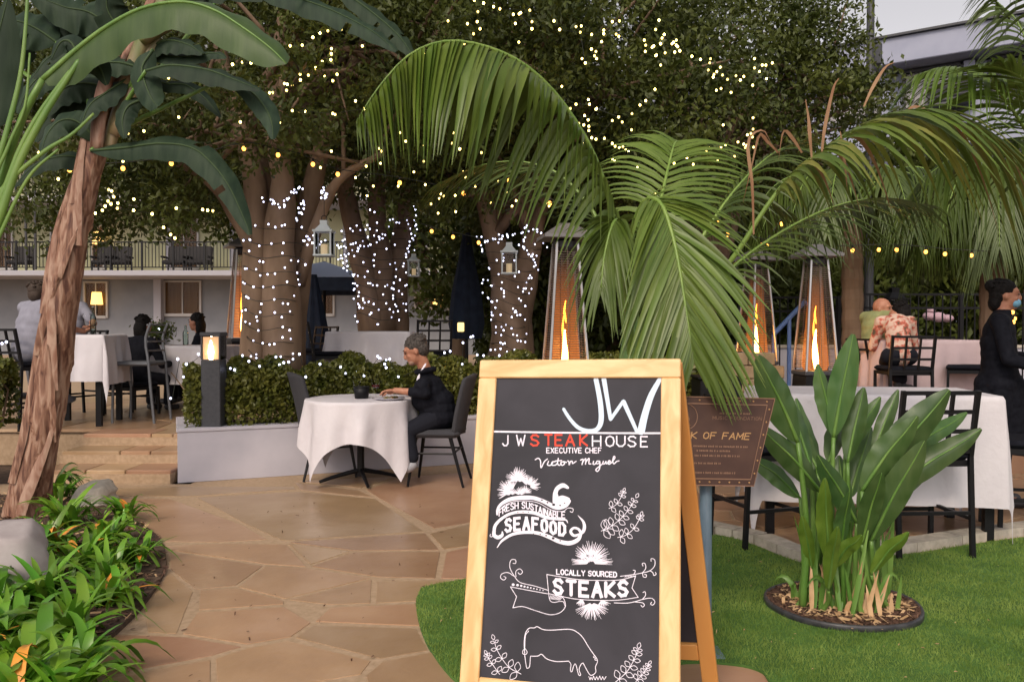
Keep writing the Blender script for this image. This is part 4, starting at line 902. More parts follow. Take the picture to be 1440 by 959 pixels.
for s in (-1,1):
    MB().tube(spline([(s*.2,-.26,0),(s*.2,-.22,.4),(s*.2,-.20,.66),(s*.2,-.17,.9),(s*.2,-.23,1.08)],10), .016, 8).build('back_leg', M_silver, sv); MB().tube([(s*.2,.2,0),(s*.19,.19,.63)], .014, 8).build('leg', M_silver, sv)
for z in (.78,.88,.98,1.06): MB().tube([(-.2,-.19,z),(.2,-.19,z)], .01, 6).build('back_slat', M_silver, sv)
TL2 = Vector((W(262,490,10.6).x,10.6,.33)); high_table('table with white cloth, plant and bottle beyond the lit hedge', TL2, 0, .60, .36, .80)
cloth('white cloth over the table holding the bottle and small plant', TL2, 0, hx_=.61, hy_=.37, half=1.10, halfy=.86, z=.805, rnd=0, seed=14, n=60)
stool('dark low chair of the diner with his back turned, left of the silver chair', (W(186,500,9.7).x,9.7,.33), R(-20), h=.8, seat=.36)
TM = Vector((W(530,460,10.4).x,10.3,.33)); high_table('high table with white cloth above the hedge behind the man in black', TM, R(-4), .50, .4, .98)
cloth('white cloth over the high table just above the front hedge', TM, R(-4), hx_=.51, hy_=.41, half=1.15, halfy=1.05, z=.985, rnd=0, seed=17, n=70)
stool('dark brown lattice back stool above the head of the man in black', (W(606,480,9.7).x,9.75,.33), R(14), h=1.12, seat=.72, w=.42)
stool('dark stool in shadow on the left of the high table above the hedge', (W(466,480,9.9).x,9.9,.33), R(-75), h=1.1, seat=.72)
stool('dark stool by the navy umbrella pole left of the high table', (W(440,480,11.3).x,11.3,.33), R(150), h=1.05, seat=.72)
# table ware
def glass(loc, label, s=1.0):
    t = thing('wine_glass', label, 'glass', loc); MB().lathe([(.033*s,0),(.033*s,.003),(.004,.008),(.004,.075*s),(.03*s,.10*s),(.037*s,.14*s),(.03*s,.185*s)], n=14).build('bowl_and_stem', M_glass, t, True); return t
def bottle(loc, label, m, h=.26, r_=.035):
    t = thing('bottle', label, 'bottle', loc); MB().lathe([(r_,0),(r_,h*.6),(r_*.4,h*.75),(r_*.38,h*.97)], n=12).build('body', m, t, True); MB().lathe([(r_*.42,h*.97),(r_*.42,h)], n=10).build('cap', M_steel, t); return t
M_bott = glassmat('bottle_glass', (.75,.85,.8), .35)
zt = T1.z+.742
bk = thing('black_bowl', 'small round black bread bucket on the front table', 'bucket', (W(510,555,7.2).x, 7.15, zt)); MB().lathe([(.06,0),(.07,.1),(.066,.1),(.056,.01)], n=20).build('bowl', M_black, bk, True); MB().lathe([(.071,.094),(.073,.098),(.071,.102)], n=20).build('rim', M_black, bk)
glass((W(528,550,7.1).x,7.12,zt), 'wine glass between the black bucket and the man\'s hands'); glass((W(501,552,7.4).x,7.42,zt), 'wine glass behind the black bucket on the front table')
b = MB(); b.lathe([(.0,.092),(.031,.10),(.034,.12),(.0,.121)], n=14); o = b.build('red_wine', mat('red_wine', (.05,.002,.004), .1), None, label='red wine in the glass beside the man\'s hands', category='wine'); o.location = (W(528,550,7.1).x,7.12,zt)
pt = thing('dinner_plate', 'white plate of food in front of the man in black', 'plate', (W(548,556,7.0).x,7.0,zt)); MB().lathe([(.08,0),(.13,.012),(.128,.016),(.08,.006)], n=28).build('rim', M_white, pt, True)
b = MB(); 
for i in range(7): b.ell((random.uniform(-.05,.05),random.uniform(-.05,.05),.016), (.02,.016,.012), nu=8, nv=5)
b.build('food', mat('food', (.10,.12,.03), .6, (.25,.13,.05), 40), pt)
cu = thing('cutlery', 'fork resting on the plate rim by the man\'s hands', 'fork', (W(538,552,6.95).x,6.93,zt+.02)); MB().bar((-.09,0,.012),(.05,.02,.0),.006,.002).build('handle', M_steel, cu); MB().box((.065,.022,-.0005),(.03,.02,.002)).build('tines', M_steel, cu)
zt = TL1.z+.96
glass((W(122,465,8.75).x,8.75,zt), 'stemmed glass in the hand of the diner behind the trunk', 1.2); bottle((W(131,460,8.9).x,8.9,zt), 'tall clear glass vase with sparkling highlights on the left high table', M_bott, .30, .03)
zt = TL2.z+.81
bottle((W(261,478,10.5).x,10.5,zt), 'clear bottle standing on the table beyond the lit hedge', M_bott); glass((W(237,482,10.4).x,10.4,zt), 'squat glass left of the clear bottle', 1.3); glass((W(244,480,10.7).x,10.7,zt), 'glass directly beside the clear bottle', 1.1)
rng = np.random.default_rng(5)
pp = thing('potted_plant', 'small bushy plant with two tiny lights on the far left table', 'plant', (W(222,480,10.6).x,10.6,zt)); MB().lathe([(.05,0),(.065,.09),(.055,.09)], n=14).build('pot', M_black, pp)
leaves('foliage', rng.normal(size=(900,3))*[.09,.08,.06]+[0,0,.17], np.full(900,.05), L_ficusl, pp, kind='stuff')
for dx in (-.05,.05): MB().ell((dx,-.09,.2), (.014,.014,.014), nu=8, nv=6).build('bulb', M_bulbw, pp)

# ================================================================== HEATERS
M_hood = mat('dull_hood_metal', (.22,.21,.21), .45, metal=.6)
def heater(label, loc, rz=0, lit=1.0):
    t = thing('patio_heater', label, 'patio heater', loc, rz); t.scale = (.84,.84,1)
    b = MB(); b.box((0,0,.44), (.50,.50,.80), taper=.86, bev=.01); b.build('base', M_black, t)
    MB().box((0,0,.865), (.46,.46,.05), bev=.01).build('burner_tray', M_dgrey, t)
    def hw(z): return .205-.10*(z-.89)/1.18
    for sx in (-1,1):
        for sy in (-1,1): MB().bar((sx*.215,sy*.215,.86), (sx*.108,sy*.108,2.10), .022).build('strut', M_steel, t)
    for f in range(4):
        b = MB(); a = R(90*f); M_ = Matrix.Rotation(a,3,'Z'); z = .92
        while z < 2.02:
            w = hw(z)-.01; y = -hw(z)-.002; b.add([M_ @ Vector(p) for p in ((-w,y,z),(w,y,z),(w,y,z+.0055),(-w,y,z+.0055),(-w,y+.004,z),(w,y+.004,z),(w,y+.004,z+.0055),(-w,y+.004,z+.0055))], [(0,1,2,3),(7,6,5,4),(3,2,6,7),(4,5,1,0)]); z += .021
        for q in (-.5,0,.5): b.bar(M_ @ Vector((q*.39,-.203,.9)), M_ @ Vector((q*.2,-.112,2.05)), .005)
        b.build('guard', M_guard, t)
    MB().lathe([(.055,.90),(.055,2.05)], n=20).build('glass_tube', M_tube, t, True) if False else None
    n = 20; V = [( .055*math.cos(2*math.pi*i/n), .055*math.sin(2*math.pi*i/n), z) for z in (.90,2.05) for i in range(n)]
    MB().add(V, [(i,(i+1) % n,n+(i+1) % n,n+i) for i in range(n)]).build('glass_tube', M_tube, t, True)
    MB().lathe([(.10,2.03),(.13,2.06),(.13,2.11),(.10,2.13)], n=16).build('top_collar', M_dgrey, t)
    b = MB(); b.add([(-.26,-.26,2.16),(.26,-.26,2.16),(.26,.26,2.16),(-.26,.26,2.16),(-.06,-.06,2.27),(.06,-.06,2.27),(.06,.06,2.27),(-.06,.06,2.27),(-.26,-.26,2.13),(.26,-.26,2.13),(.26,.26,2.13),(-.26,.26,2.13)], [(0,1,5,4),(1,2,6,5),(2,3,7,6),(3,0,4,7),(4,5,6,7),(8,9,1,0),(9,10,2,1),(10,11,3,2),(11,8,0,3),(8,11,10,9)])
    b.build('hood', M_hood, t)
    if lit:
        r0 = random.Random(int(loc[0]*100)); b = MB(); k = [(.012,.90),(.034,.96),(.040,1.04),(.030,1.14),(.018,1.24),(.006,1.34)]
        pts = [Vector((r0.uniform(-.008,.008), r0.uniform(-.008,.008), z)) for _, z in k]; b.tube(spline(pts, 14), list(np.interp(np.linspace(0,1,14), np.linspace(0,1,6), [x for x, _ in k])), 10)
        b.build('flame_core', M_flamec, t, True)
        b = MB(); b.lathe([(.15,.90),(.17,.95),(.155,1.1),(.135,1.3),(.115,1.5),(.10,1.7),(.09,1.95)], n=20); b.build('glow_veil', M_glowveil, t, True)  # added glowing shell, imitates the flame's reflections in tube and guard
        b = MB(); b.tube(spline([(.01,.0,1.40),(-.008,.004,1.5),(.006,0,1.60)],6), [.004,.012,.013,.01,.007,.003], 8); b.tube(spline([(-.02,.01,1.26),(-.026,.0,1.36),(-.018,0,1.46)],6), [.004,.01,.012,.01,.006,.003], 8); b.build('flame', M_flame, t, True)
    MB().tube([(.03,0,.86),(.03,0,.9)], .05, 10).build('burner', M_steel, t)
    return t
heater('tall pyramid flame heater right behind the chalkboard top', (W(790,400,7.2).x+.03,7.2,0), R(8))
heater('farther of the two flame heaters right of the big palm', (W(1064,400,10.2).x,10.2,.06), R(20))
heater('flame heater with bright flame behind the bird of paradise leaves', (W(1147,400,9.0).x,9.0,0), R(4))
heater('flame heater standing left of the big wrapped ficus trunk', (W(341,400,11.3).x,11.3,.33), R(30))

# ================================================================== BOLLARD LAMP, LANTERNS, UMBRELLAS
BL = PW @ Vector((.36,.16,.0))
bl = thing('bollard_lamp', 'square black bollard lamp glowing warm white in the front hedge', 'lamp', (W(301,560,7.38).x,7.38,.42))
MB().box((0,0,.32), (.172,.172,.66), bev=.006).build('post', M_dgrey, bl)
MB().box((0,0,.88), (.186,.186,.035), bev=.006).build('cap', M_dgrey, bl)
for sx in (-1,1):
    for sy in (-1,1): MB().box((sx*.080,sy*.080,.757), (.012,.012,.212)).build('corner_post', M_dgrey, bl)
for k in range(4):
    b = MB(); b.box((0,-.080,.757), (.148,.003,.212)); b.v = [tuple(Matrix.Rotation(R(90*k),3,'Z') @ Vector(p)) for p in b.v]; b.build('pane', M_pane, bl)
MB().box((0,.0,.755), (.140,.140,.20)).build('diffuser', emat('warm_diffuser', (1,.60,.32), .8), bl)
MB().lathe([(.022,.655),(.030,.72),(.012,.83),(.006,.86)], (0,-.058,0), 10).build('lamp_core', emat('lamp_core', (1,.8,.5), 40), bl)
M_lwh = mat('white_painted_metal', (.55,.62,.66), .45); M_candle = mat('candle_wax', (.7,.6,.42), .5, emit=(1,.7,.35), es=.5)
def lantern(label, loc, s=1.0, lit=0, m=M_lwh, hang=.25):
    t = thing('lantern', label, 'lantern', loc); w = .085*s; h = .24*s
    MB().box((0,0,.01*s), (2*w+.03*s,2*w+.03*s,.02*s), bev=.003).build('base', m, t)
    for sx in (-1,1):
        for sy in (-1,1): MB().box((sx*w,sy*w,h/2+.02*s), (.016*s,.016*s,h)).build('corner_post', m, t)
    b = MB(); b.box((0,0,h+.03*s), (2*w+.04*s,2*w+.04*s,.02*s)); b.box((0,0,h+.07*s), (2*w,2*w,.06*s), taper=.45); b.box((0,0,h+.12*s), (w*.9,w*.9,.05*s)); b.build('roof', m, t)
    b = MB(); b.tube([(.03*s*math.cos(a),0,h+.17*s+.03*s*math.sin(a)) for a in np.linspace(0,2*math.pi,13)], .004*s, 5, caps=False)
    if hang: b.tube([(0,0,h+.19*s),(0,0,h+.19*s+hang)], .003, 4)
    b.build('ring', M_black, t)
    MB().lathe([(.035*s,.02*s),(.035*s,.13*s)], n=14).build('candle', emat('lit_candle', (1,.68,.2), 4) if lit else M_candle, t)
    for k in range(4):
        b = MB(); b.box((0,-w,h/2+.02*s), (2*w-.016*s,.002,h-.01)); b.v = [tuple(Matrix.Rotation(R(90*k),3,'Z') @ Vector(p)) for p in b.v]; b.build('pane', M_pane, t)
    return t
lantern('white metal candle lantern hanging beside the big wrapped trunk', W(456,361,8.6)+Vector((0,0,0)), .98)
lantern('small white lantern hanging just right of the second lit trunk', W(582,389,11.2), .8)
lantern('lantern hanging in front of the third lit trunk', W(716,386,10.4), 1.05)
lantern('lit yellow lantern on the stand behind the bald man', W(1257,458,12.5), 1.5, 1, M_black, 0)
lb_ = thing('lantern_stand', 'dark stand carrying the lit yellow lantern behind the bald man', 'stand', (W(1257,458,12.5).x,12.5,.28)); hh = W(1257,458,12.5).z-.285
MB().box((0,0,hh-.02), (.5,.4,.035)).build('table_top', M_black, lb_)
for sx in (-1,1):
    for sy in (-1,1): MB().bar((sx*.2,sy*.15,0),(sx*.2,sy*.15,hh-.035),.03).build('leg', M_black, lb_)
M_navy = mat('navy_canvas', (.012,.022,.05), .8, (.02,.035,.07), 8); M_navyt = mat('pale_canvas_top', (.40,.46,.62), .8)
def umbrella(label, loc, w, z, tm, h=.42, closed=False):
    t = thing('patio_umbrella', label, 'umbrella', loc); MB().tube([(0,0,0),(0,0,z+h)], .03, 10).build('pole', M_black, t); MB().lathe([(.3,0),(.3,.06),(.06,.1)], n=20).build('base', M_black, t)
    if closed:
        b = MB(); V = []; n = 24
        for rr_, zz in ((.05,z+h),(.10,z+.1),(.2,z-.5),(.24,z-1.0),(.20,z-1.25)):
            for i in range(n): a = 2*math.pi*i/n; k = rr_*(1+.25*math.cos(a*8)); V.append((k*math.cos(a),k*math.sin(a),zz))
        b.add(V, [(j*n+i,j*n+(i+1) % n,(j+1)*n+(i+1) % n,(j+1)*n+i) for j in range(4) for i in range(n)]); b.build('folded_canopy', tm, t, True); return t
    b = MB(); b.add([(-w,-w,z),(w,-w,z),(w,w,z),(-w,w,z),(0,0,z+h)], [(0,1,4),(1,2,4),(2,3,4),(3,0,4)]); b.build('canopy', tm, t)
    b = MB(); 
    for a, c in (((-w,-w),(w,-w)),((w,-w),(w,w)),((w,w),(-w,w)),((-w,w),(-w,-w))): b.add([(*a,z-.003),(*c,z-.003),(*c,z-.24),(*a,z-.24)], [(0,1,2,3)])
    b.build('valance', M_navy, t)
    for sx in (-1,1):
        for sy in (-1,1): MB().tube([(sx*w*.97,sy*w*.97,z),(0,0,z+h-.03)], .01, 5).build('rib', M_black, t)
    return t
umbrella('open navy umbrella with pale top right of the big wrapped trunk', (W(456,400,15.5).x,15.5,.33), 1.05, 1.93, M_navyt, .36)  # canopy canvas paler than the navy valance
umbrella('closed dark navy umbrella left of the third lit trunk', (W(656,400,13.5).x,13.5,.33), 1, 2.1, M_navy, .5, True)
umbrella('closed dark navy umbrella under the open one', (W(440,400,12.6).x,12.6,.33), 1, 1.45, M_navy, .4, True)

# ================================================================== POOL FENCE, SLIDE RAIL, STEPPED WALL
def fence(label, x0, x1, y, z0, z1):
    t = thing('pool_fence', label, 'fence', (x0,y,z0)); L = x1-x0; h = z1-z0
    for z in (h, h-.22, .12): MB().box((L/2,0,z), (L,.035,.035)).build('rail', M_black, t)
    x = 0
    while x <= L+.01: MB().box((x,0,h/2), (.06,.06,h+.05)).build('post', M_black, t); x += 1.6
    x = .13; 
    while x < L: MB().box((x,-.001,h/2), (.018,.018,h)).build('picket', M_black, t); x += .13
    return t
fence('black metal pool fence behind the right hand heaters', W(1040,430,13.2).x, W(1205,430,13.2).x, 13.2, .2, 1.85)
fence('black metal pool fence behind the bald man and woman', W(1212,430,13.2).x, W(1440,430,13.2).x, 13.2, .2, 1.9)
sd = thing('slide_rail', 'pale blue handrail slanting up between the two right heaters', 'handrail', W(1088,470,12.2)); pA_ = W(1132,424,12.2)-W(1088,470,12.2)
M_blue = mat('blue_paint', (.16,.28,.62), .4)
MB().tube([(0,0,0), tuple(pA_*.6), tuple(pA_), tuple(pA_+Vector((.08,0,-.1)))], .035, 10).build('rail', M_blue, sd); MB().tube([tuple(pA_*.5), tuple(Vector((pA_.x*.5,0,-1.2)))], .03, 8).build('support', M_blue, sd); MB().tube([(0,0,0),(0,0,-1.1)], .03, 8).build('support', M_blue, sd)
M_tan = mat('tan_block', (.20,.15,.09), .85, (.28,.21,.13), 9, bump=.3)
wl = thing('stepped_wall', 'tan stepped block wall left of the farther right heater', 'wall', (W(985,500,9.3).x,9.3,0))
for k in range(7):
    for j in range(3):
        MB().box((.10+j*.31+(k % 2)*.1, .05+.02*k, .10+k*.15), (.30,.22,.142), bev=.008).build('block', M_tan, wl)
cb = thing('cube_planter', 'low black cube planter below the tan stepped wall', 'planter', (W(1007,540,8.4).x,8.4,0)); MB().box((0,0,.42), (.42,.42,.84), bev=.01).build('body', M_black, cb)
MB().box((0,0,.855), (.46,.46,.02)).build('rim', M_black, cb)
cn = thing('fire_bowl_glow', 'small orange glow on the black cube planter', 'flame', (W(1005,528,8.4).x-.05,8.3,.87)); MB().lathe([(.03,0),(.035,.03),(.012,.07),(.002,.10)], n=10).build('flame', M_flame, cn, True)
# far pale pink cushions and low wall beyond fence
M_pink = mat('pale_pink_cushion', (.5,.34,.40), .8)
cs = thing('pool_cushions', 'pale pink cushions beyond the pool fence', 'cushion', (W(1318,432,14.5).x,14.5,1.55))
for dx, dz, r_ in ((-.14,.02,.11),(.02,.0,.13),(.18,-.02,.10),(-.12,.11,.07)): MB().ell((dx,0,dz), (r_,.12,r_*.7), nu=12, nv=8).build('cushion', M_pink, cs, True)
lw_ = thing('pool_wall', 'low pale wall beyond the pool fence', 'wall', (3.4,15.2,0)); MB().box((3.6,0,.5), (7.6,.25,1.0)).build('wall_face', M_white, lw_); MB().box((3.6,0,1.02), (7.7,.33,.05)).build('coping', M_kerb, lw_)
# ================================================================== PEOPLE
M_hair_g = mat('grey_hair', (.020,.016,.014), .85, (.085,.073,.066), 60, bump=.6); M_hair_b = mat('black_hair', (.004,.0035,.0035), .8, (.012,.010,.010), 60, bump=.5, spec=.2); M_hair_br = mat('brown_hair', (.035,.022,.015), .8, (.06,.04,.03), 60, bump=.5)
M_tee = mat('grey_tshirt', (.22,.22,.27), .9, (.27,.27,.33), 12, bump=.2); M_short = mat('grey_shorts', (.10,.10,.115), .9); M_jean = mat('pale_jeans', (.18,.22,.32), .9); M_polo = mat('yellow_green_polo', (.24,.27,.12), .9, (.30,.33,.15), 14, bump=.2)
M_flor = mat('floral_blouse', (.62,.45,.36), .85, (.10,.08,.05), 16, lo=.46, hi=.66, c3=(.50,.11,.07)); M_dsk = mat('dark_trousers', (.012,.013,.020), .9, spec=.2); M_shoe = mat('dark_shoe', (.03,.03,.035), .5); M_shoew = mat('pale_shoe', (.35,.35,.38), .6)
M_maskb = mat('blue_mask', (.18,.42,.62), .7); M_eye = mat('eye', (.02,.015,.012), .2)
def remesh(o, vox, sm=3):
    r_ = o.modifiers.new('remesh', 'REMESH'); r_.mode = 'VOXEL'; r_.voxel_size = vox; r_.use_smooth_shade = True
    s_ = o.modifiers.new('smooth', 'SMOOTH'); s_.iterations = sm; s_.factor = .5; return o
def limb(b, pts, rs, n=12):
    for p, r_ in zip(pts, rs): b.ell(p, (r_,r_,r_), nu=n, nv=8)
    for i in range(len(pts)-1): b.tube([pts[i], pts[i+1]], [rs[i], rs[i+1]], n)
def frame_of(f, up=Vector((0,0,1))):
    f = Vector(f).normalized(); x = f.cross(up).normalized(); u = x.cross(f).normalized()
    return Matrix((x, f, u)).transposed()     # columns: right, forward, up
def person(label, root, J, face, hair, outfit, vox=.010, up=(0,0,1), hands=('l','r'), hairstyle='short', skin=M_skin, mask=False, s=1.0, group=None, bare_leg=False, short_sleeve=False, coat=False, face_detail=True, shoes=M_shoe, headr=1.0, bulk=0.0):
    root = Vector(root); t = thing('person', label, 'person', root, 0, group)
    J = {k: Vector(v)-root for k, v in J.items()}
    H = J['head']; F = frame_of(face, Vector(up)); hr = headr
    sh = (J['shR']-J['shL']).normalized(); b = MB()
    # skull, jaw, features
    P = lambda x, y, z: H+F @ (Vector((x,y,z))*hr)
    b.ell(P(0,-.012,.022), (.074*hr,.094*hr,.092*hr), F, 16, 12); b.ell(P(0,.022,-.035), (.060*hr,.070*hr,.078*hr), F, 14, 10); b.ell(P(0,.062,-.088), (.026*hr,.022*hr,.022*hr), F)
    b.ell(P(0,.096,-.018), (.012*hr,.020*hr,.022*hr), F); b.ell(P(0,.088,.008), (.009*hr,.014*hr,.022*hr), F); b.ell(P(0,.074,.034), (.052*hr,.016*hr,.012*hr), F); b.ell(P(0,.085,-.056), (.022*hr,.010*hr,.007*hr), F); b.ell(P(0,.083,-.068), (.019*hr,.010*hr,.007*hr), F)
    for sx in (-1,1): b.ell(P(sx*.075,-.010,-.010), (.010*hr,.018*hr,.030*hr), F); b.ell(P(sx*.036,.062,-.025), (.022*hr,.018*hr,.018*hr), F)
    limb(b, [P(0,-.02,-.05), J['neck']], [.053, .058]); limb(b, [J['neck'], (J['shL']+J['shR'])/2], [.058,.07])
    # torso
    def torso(b, g):
        g2 = g+bulk
        ch = J['chest']; wa = J['waist']; hp = J['hip']
        mid = (J['shL']+J['shR'])/2; w = (J['shR']-J['shL']).length/2; fr = sh
        for c, rx_, ry_ in ((mid-Vector((0,0,.03)), w*.92, .085), (mid*.5+ch*.5, w*.95, .11), (ch, w*.93, .122), (ch*.5+wa*.5, w*.86, .122), (wa, w*.82, .125), (wa*.5+hp*.5, w*.88, .13), (hp, w*.94, .135)):
            m_ = frame_of(Vector((0,0,1)).cross(fr) if abs(fr.z) < .9 else (0,1,0)); b.ell(c, (rx_+g, ry_+(g2 if g > 0 else g), .115+g), m_, 16, 10)
        limb(b, [J['shL'], mid, J['shR']], [.062+g,.075+g,.062+g])
    torso(b, -.012)
    for s_ in 'LR':
        limb(b, [J['sh'+s_], J['el'+s_], J['wr'+s_]], [.047,.038,.026]); limb(b, [J['hip']+sh*(.09 if s_ == 'R' else -.09), J['kn'+s_], J['an'+s_]], [.08,.052,.036])
        # hand: palm, four unequal bent fingers, thumb leaving the side
        d = (J['hd'+s_]-J['wr'+s_]).normalized(); hf = frame_of(d, Vector((0.05,0.1,1))); q = J['wr'+s_]; hb = lambda x, y, z: q+hf @ Vector((x,y,z))
        b.ell(hb(0,.045,0), (.038,.050,.016), hf, 12, 8); sg_ = 1 if s_ == 'L' else -1
        for i, (x, l) in enumerate(((-.028,.062),(-.010,.074),(.009,.070),(.027,.055))):
            limb(b, [hb(x*sg_*-1,.075,0), hb(x*sg_*-1*1.05,.075+l*.5,-.008), hb(x*sg_*-1*1.02,.075+l*.85,-.034)], [.0105,.0095,.008], 8)
        limb(b, [hb(sg_*.030,.02,-.004), hb(sg_*.052,.055,-.014), hb(sg_*.046,.082,-.024)], [.013,.011,.009], 8)
        fw = (J['to'+s_]-J['an'+s_]).normalized(); limb(b, [J['an'+s_]-Vector((0,0,.03)), J['to'+s_]], [.034,.03])
    remesh(b.build('body', skin, t, True), vox)
    if face_detail:
        b = MB()
        for sx in (-1,1): b.ell(P(sx*.030,.082,.010), (.012*hr,.006*hr,.006*hr), F, 10, 6)
        b.build('eyes', M_eye, t, True)
        b = MB()
        for sx in (-1,1): b.ell(P(sx*.032,.087,.036), (.020*hr,.006*hr,.004*hr), F, 10, 6)
        b.build('eyebrows', hair or skin, t, True)
    if hair:
        b = MB(); b.ell(P(0,-.026,.042), (.082*hr,.098*hr,.086*hr), F, 20, 14); b.ell(P(0,-.055,-.005), (.076*hr,.062*hr,.075*hr), F, 16, 10)
        if hairstyle == 'long':
            b.ell(P(0,-.07,-.05), (.085*hr,.06*hr,.11*hr), F); b.ell(P(.04,-.06,-.11), (.05,.04,.07), F); b.ell(P(-.04,-.06,-.10), (.05,.04,.07), F)
        if hairstyle == 'bun': b.ell(P(0,-.10,.07), (.05,.05,.05), F); b.ell(P(0,-.07,-.06), (.075,.05,.07), F)
        r0 = random.Random(3)
        for i in range(46):       # tufts that break the outline
            a = r0.uniform(0,6.28); e = r0.uniform(.15,1.3); v = Vector((math.cos(a)*math.cos(e), math.sin(a)*math.cos(e)-.1, math.sin(e))); c = P(v.x*.080, -.026+v.y*.094, .042+v.z*.084)
            if (F.transposed() @ (c-H)).y > .06*hr: continue
            b.ell(c, (.014*hr,.017*hr,.010*hr), F, 8, 5)
        hv = np.array(b.v); loc = (np.array(F.transposed()) @ (hv-np.array(H)).T).T      # clear the face
        k = (loc[:,1] > .045*hr) & (loc[:,2] < .058*hr); loc[k,1] = .045*hr
        b.v = [tuple(p) for p in (np.array(F) @ loc.T).T+np.array(H)]; b.build('hair', hair, t, True)
    top, bot = outfit; b = MB(); torso(b, .006)
    for s_ in 'LR':
        e = J['el'+s_]; w_ = J['wr'+s_]
        if short_sleeve: limb(b, [J['sh'+s_], J['sh'+s_].lerp(e,.75)], [.062,.058])
        else: limb(b, [J['sh'+s_], e, e.lerp(w_,.45 if short_sleeve is None else .93)], [.062,.052,.043])
    limb(b, [J['neck']-Vector((0,0,.025)), (J['shL']+J['shR'])/2], [.066,.085])
    if coat:
        for k_ in range(7): c = J['hip'].lerp(J['knL']*.5+J['knR']*.5, k_/6); b.ell(c, (.185+.004*k_,.15+.004*k_,.13), nu=16, nv=10)
    remesh(b.build('jacket' if top is M_jacket else 'shirt', top, t, True), vox*1.1)
    b = MB()
    for s_ in 'LR':
        hp = J['hip']+sh*(.09 if s_ == 'R' else -.09)
        if bare_leg: limb(b, [hp, J['kn'+s_].lerp(hp,.10)], [.098,.082])
        else: limb(b, [hp, J['kn'+s_], J['an'+s_]+Vector((0,0,.03))], [.095,.068,.055])
    b.ell(J['hip'], (.17,.14,.12)); remesh(b.build('shorts' if bare_leg else 'trousers', bot, t, True), vox*1.2)
    for s_ in 'LR':
        a_, o_ = J['an'+s_], J['to'+s_]; b = MB(); limb(b, [a_-Vector((0,0,.035)), a_.lerp(o_,.5)-Vector((0,0,.03)), o_], [.045,.044,.036]); remesh(b.build('shoe', shoes, t, True), .012, 2)
    if mask:
        b = MB(); b.ell(P(0,.055,-.055), (.055,.050,.042), F, 14, 10); b.build('face_mask', M_maskb, t, True)
    return t, P, F
def seated(hip, yaw, seat_h, lean=.08, head=None, arm=.0, knee=.46, foot=None, spine=.52, shw=.19):
    """joint positions of a seated figure facing yaw (0 = +y)"""
    hip = Vector(hip); f = Vector((-math.sin(yaw), math.cos(yaw), 0)); r_ = Vector((f.y,-f.x,0)); U = Vector((0,0,1)); J = {}
    J['hip'] = hip+U*.08; J['waist'] = hip+U*.22+f*lean*.3; J['chest'] = hip+U*.38+f*lean*.8; m_ = hip+U*(spine)+f*lean*1.6
    J['shL'] = m_-r_*shw; J['shR'] = m_+r_*shw; J['neck'] = m_+U*.075+f*(lean*.4+.015); J['head'] = m_+U*.215+f*(lean+.04)
    for s_, k in (('L',-1),('R',1)):
        J['kn'+s_] = hip+f*knee+r_*k*.13+U*.03; J['an'+s_] = hip+f*(knee-.04)+r_*k*.13-U*(seat_h*.5+.02 if foot is None else foot); J['to'+s_] = J['an'+s_]+f*.17-U*.05
        J['el'+s_] = m_+r_*k*(shw+.06)-U*.27+f*.10; J['wr'+s_] = m_+r_*k*(shw-.03)-U*.27+f*.35; J['hd'+s_] = J['wr'+s_]+f*.1+r_*(-k)*.04
    return J
# 1 man in black at the round table, facing left
hp = Vector((W(616,590,7.15).x,7.14,.50)); J = seated(hp, R(80), .45, lean=.05, spine=.50, foot=.40)
J['head'] = W(584,493,7.10); J['neck'] = W(598,521,7.13); m0 = W(603,540,7.14); fv = Vector((-math.sin(R(80)),math.cos(R(80)),0)); rv = Vector((fv.y,-fv.x,0))
J['shL'] = m0-rv*.19; J['shR'] = m0+rv*.19; J['chest'] = W(604,562,7.14)
J['elR'] = J['shR']+Vector((-.02,-.03,-.2)); J['elL'] = J['shL']+Vector((-.06,-.03,-.2)); 
J['elL'] = W(598,553,6.93); J['wrL'] = W(556,549,6.95); J['hdL'] = W(530,550,6.98)
J['elR'] = W(600,556,7.33); J['wrR'] = W(558,549,7.28); J['hdR'] = W(532,552,7.2)
J['knL'] = W(572,607,6.98); J['anL'] = W(580,648,6.95); J['toL'] = W(566,658,6.90); J['knR'] = W(570,604,7.25); J['anR'] = W(574,645,7.25); J['toR'] = W(558,652,7.22)
# shL is the one nearer the camera for a figure facing left
t, P, F = person('grey haired man in a black jacket eating alone at the round front table', (hp.x,hp.y,0), J, (-.93,.0,-.42), M_hair_g, (M_jacket,M_dsk), vox=.0075, short_sleeve=None, headr=1.06, shoes=M_shoew, bulk=.035)
b = MB(); 
def lowerp(px, py, Y): return W(px,py,Y)-Vector((hp.x,hp.y,0))
b.tube(spline([lowerp(599,511,6.99), lowerp(596,516,6.97), lowerp(592,521,6.97)],6), [.004,.010,.012,.010,.007,.003], 8, sq=.6); b.build('white_collar_tab', M_chalk, t, True)
b = MB(); b.tube(spline([lowerp(590,526,6.965), lowerp(588,533,6.965), lowerp(587,541,6.975)],6), [.003,.010,.012,.012,.008,.003], 8, sq=.6); b.build('white_chest_stripe', M_chalk, t, True)
b = MB(); b.ell(P(0,.060,-.078), (.050,.036,.030), F, 14, 10); b.build('stubble', mat('grey_stubble', (.26,.15,.11), .8, (.34,.2,.15), 90), t, True)
nk = J['neck']-Vector((hp.x,hp.y,0)); b = MB(); b.tube([nk+Vector((.075*math.cos(a), .075*math.sin(a), .0+.012*math.cos(a))) for a in np.linspace(0,2*math.pi,17)], .026, 8, caps=False); b.build('collar', M_jacket, t, True)
